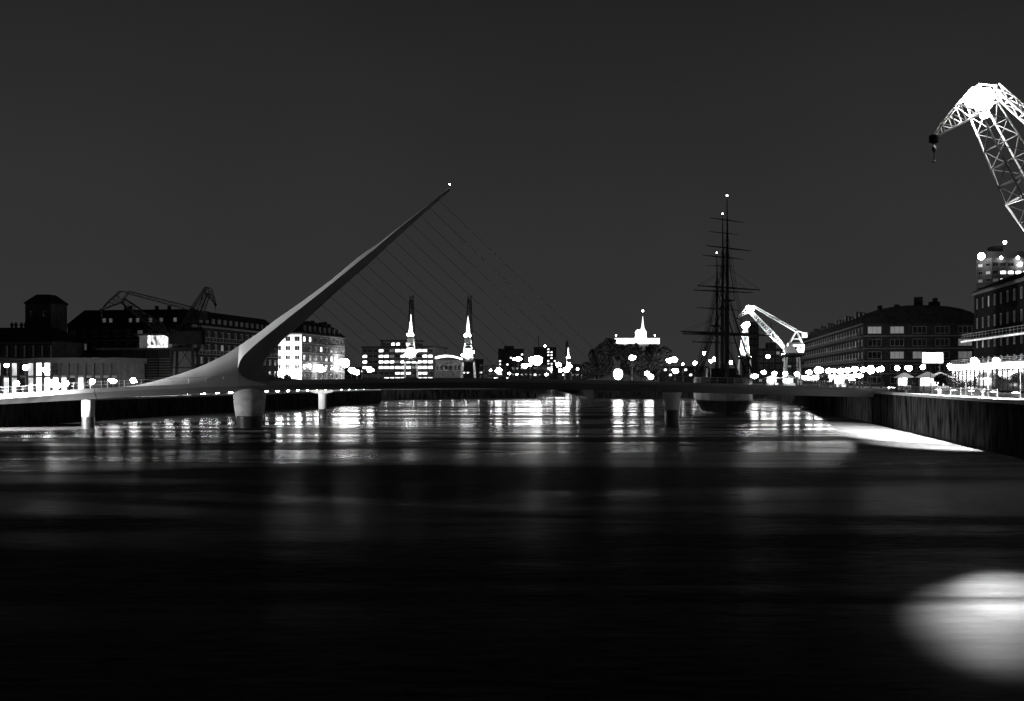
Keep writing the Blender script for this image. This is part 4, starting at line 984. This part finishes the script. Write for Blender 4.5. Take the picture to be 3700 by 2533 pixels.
# floodlight mast on the left quay, beside the bridge landing
q = Vector((-96.5, 183.0, ZL)); hd = q + Vector((0, 0, 9))
fm = root('floodlight_mast', q, 'floodlight mast on the left quay beside the bridge landing, outside the left edge', 'floodlight')
MB().tube(q, hd, .16, .12, 8).build('post', M_METAL, fm)
for i, tg in enumerate((Vector((-50, 185.8, 12)),)):
    c = hd + Vector((.3, .4 - i * .8, .1)); dv = (tg - c).normalized()
    MB().tube(c - dv * .5, c, .3, .42, 10).build('floodlight', M_METAL, fm)
    MB().tube(c, c + dv * .03, .38, .38, 10).build('lens', G_LAMP, fm)
    light('flood_beam', 'SPOT', c + dv * .5, (560000, 190000)[i], fm, target=tg, size=.35, spot=(44, 60)[i])

# low floodlight on the quay edge under the bridge landing, aimed at the piers
q = Vector((xl(160) - .9, 160, ZL + .05)); c = q + Vector((.2, .1, .9)); tg = Vector((-56, 185, 1.2)); dv = (tg - c).normalized()
lf = root('pier_floodlight', q, 'slim two-lamp floodlight post on the left quay aimed at the bridge', 'floodlight')
MB().tube(q, q + Vector((0, 0, 7.0)), .09).build('post', M_METAL, lf)
for c, tg, en, sp_ in ((c, tg, 100000, 32), (q + Vector((.2, .2, 6.8)), Vector((-79, 180.8, 4.9)), 800000, 46)):
    dv = (tg - c).normalized()
    MB().tube(c - dv * .4, c, .22, .32, 10).build('floodlight', M_METAL, lf); MB().tube(c, c + dv * .03, .28, .28, 10).build('lens', G_LAMP, lf)
    light('flood_beam', 'SPOT', c + dv * .4, en, lf, target=tg, size=.3, spot=sp_)

# ---------------------------------------------------------------- right promenade
def onr(Y, inl): return Vector((xr(Y) + inl, Y, ZR))
# light box sign
q = P(3370, 1310, 214); sg = root('light_box_sign', (q.x, q.y, ZR), 'large blank glowing light box sign on posts over the right promenade', 'sign')
w_ = 35 / F * 214; h0, h1 = ZZ(1311, 214), ZZ(1275, 214)
MB().box((q.x - w_, q.y - .25, h0), (q.x + w_, q.y + .25, h1)).build('light_box', G_SIGN, sg)
for s_ in (-1, 1): MB().tube((q.x + s_ * w_ * .7, q.y, ZR), (q.x + s_ * w_ * .7, q.y, h0), .12).build('post', M_METAL, sg)
m = MB()
for a, c in (((-w_ - .06, h0 - .06), (w_ + .06, h0 - .003)), ((-w_ - .06, h1 + .003), (w_ + .06, h1 + .06))): m.box((q.x + a[0], q.y - .28, a[1]), (q.x + c[0], q.y + .28, c[1]))
m.build('frame', M_METAL, sg)
# kiosks with lit counters
def kiosk(px, Y, wm_, label):
    q = onr(Y, 0); q.x = XX(px, Y); o = root('kiosk', q, label, 'kiosk'); h = 2.5
    for sx in (-1, 1):
        for sy in (-1, 1): MB().tube(q + Vector((sx * wm_, sy * 1.2, 0)), q + Vector((sx * wm_, sy * 1.2, h)), .08).build('post', M_METAL, o)
    MB().box(q + Vector((-wm_ * .9, -.9, 0)), q + Vector((wm_ * .9, 1, .95))).build('counter', M_PLAST, o)
    MB().loft([[q + Vector((a * (wm_ + .5), c * 1.8, h)) for a, c in ((-1, -1), (1, -1), (1, 1), (-1, 1))], [q + Vector((a * .2, c * .2, h + 1.0)) for a, c in ((-1, -1), (1, -1), (1, 1), (-1, 1))]]).build('awning', M_PLAST, o)
    MB().box(q + Vector((-wm_ * .8, .95, 1.0)), q + Vector((wm_ * .8, 1.05, h - .1))).build('lit_back_panel', G_SHOP, o)
    MB().ball(q + Vector((0, 0, h - .25)), .2, 8, 6).build('bulb', G_LAMP, o)
kiosk(3268, 226, 1.1, 'small lit kiosk with peaked awning left of the light box')
kiosk(3352, 205, 1.2, 'lit kiosk with peaked awning directly below the light box')
kiosk(3395, 212, 1.5, 'wide lit kiosk below and right of the light box')
kiosk(3036, 312, 1.5, 'lit kiosk among the globe lamps before the curved-roof warehouse')
kiosk(2790, 376, 2.0, 'lit kiosk under the long-boomed crane')
kiosk(2850, 358, 2.0, 'lit kiosk beside the legs of the long-boomed crane')
# railing along the right quay
rl_ = root('quay_railing', onr(175, 1.6), 'iron picket railing along the right quay edge', 'railing')
m = MB(); YA, YB = 128.0, 196.0; k = int((YB - YA) / .22)
for i in range(k):
    p_ = onr(YA + (YB - YA) * i / k, 1.6); m.tube(p_ + Vector((0, 0, .12)), p_ + Vector((0, 0, 1.0)), .018, n=4)
tag(m.build('pickets', M_METAL, rl_), kind='stuff')
for z in (.12, 1.0): MB().tube(onr(YA, 1.6) + Vector((0, 0, z)), onr(YB, 1.6) + Vector((0, 0, z)), .035, n=5).build('rail', M_METAL, rl_)
for i in range(13):
    p_ = onr(YA + (YB - YA) * i / 12, 1.6); MB().tube(p_, p_ + Vector((0, 0, 1.1)), .06, n=6).build('railing_post', M_METAL, rl_)
for i, (px, y) in enumerate(((3275, 175.0), (3393, 150.5), (3550, 126.5))):
    k = (px - CX) / F; Y = (33.4 + .45) / (k - .156); q = onr(Y, .45); q.z += .05
    o = root('bollard', q, ('black iron mooring bollard nearest the bridge on the right quay', 'middle black iron mooring bollard on the right quay', 'black iron mooring bollard nearest the right edge')[i], 'bollard', 'mooring bollards on the right quay')
    MB().lathe(q, [(.34, 0), (.34, .08), (.2, .14), (.18, .5), (.3, .62), (.32, .74), (.2, .84)], 14).build('shaft', M_BLACK, o, smooth=True)
for i, px in enumerate((3307, 3362, 3422, 3490, 3570, 3687)):
    k = (px - CX) / F; Y = (33.4 + 3.2) / (k - .156); q = onr(Y, 3.2)
    o = root('flag_pole', q, f'{ORD[i]} slim bare pole from the left behind the quay railing', 'pole', 'slim poles on the right quay')
    MB().tube(q, q + Vector((0, 0, 4.6)), .05, .035, 6).build('shaft', M_METAL, o); MB().lathe(q, [(.16, 0), (.16, .06), (.06, .2)], 8).build('foot', M_METAL, o)
for i, px in enumerate((3215, 3228, 3388, 3445, 3510, 3590, 3670)):
    k = (px - CX) / F; Y = (33.4 + 9.5) / (k - .156); q = onr(Y, 9.5)
    o = root('ground_light', q, f'{ORD[i]} low glowing path light from the left below the awning', 'light', 'low path lights on the right promenade')
    MB().box(q + Vector((-.08, -.08, 0)), q + Vector((.08, .08, .35))).build('stem', M_METAL, o)
    MB().lathe(q + Vector((0, 0, .35)), [(.1, 0), (.5, .08), (.1, .16)], 12).build('disc', G_LAMPD, o)
gl = MB().ball((0, 0, .5), .27, 10, 6).mesh('added_path_globe', G_LAMP); st = MB().tube((0, 0, 0), (0, 0, .4), .05).mesh('added_path_stem', M_METAL)
def ordinal(k):
    if k <= 18: return ORD[k - 1]
    t, u = divmod(k, 10); tens = {1: ('', ''), 2: ('twentieth', 'twenty'), 3: ('thirtieth', 'thirty'), 4: ('fortieth', 'forty'), 5: ('fiftieth', 'fifty'), 6: ('sixtieth', 'sixty')}
    return 'nineteenth' if k == 19 else (tens[t][0] if u == 0 else tens[t][1] + '-' + ORD[u - 1])
def added_light(x, y, z, label, group):  # added low globes stand in for the bright strip of lit paving
    o = root('added_path_lamp', (x, y, z), label, 'lamp', group)
    for nm_, me_ in (('stem', st), ('globe', gl)): c_ = bpy.data.objects.new(nm_, me_); COL.objects.link(c_); c_.parent = o
for i in range(64):
    Y = 204 + i * 3.0
    if Y < 398: added_light(xl(Y) - 1.6 - (i * 7 % 5) * .5, Y, ZL, f'{ordinal(i + 1)} small added globe light from the left along the left quay edge', 'added low lights along the left quay edge')
for i in range(11): added_light(-50 + i * 5.2, 449.5 + i * 1.68, ZL, f'{ordinal(i + 1)} small added globe light from the left along the far quay edge', 'added low lights along the far quay edge')
print('objects', len(bpy.data.objects))
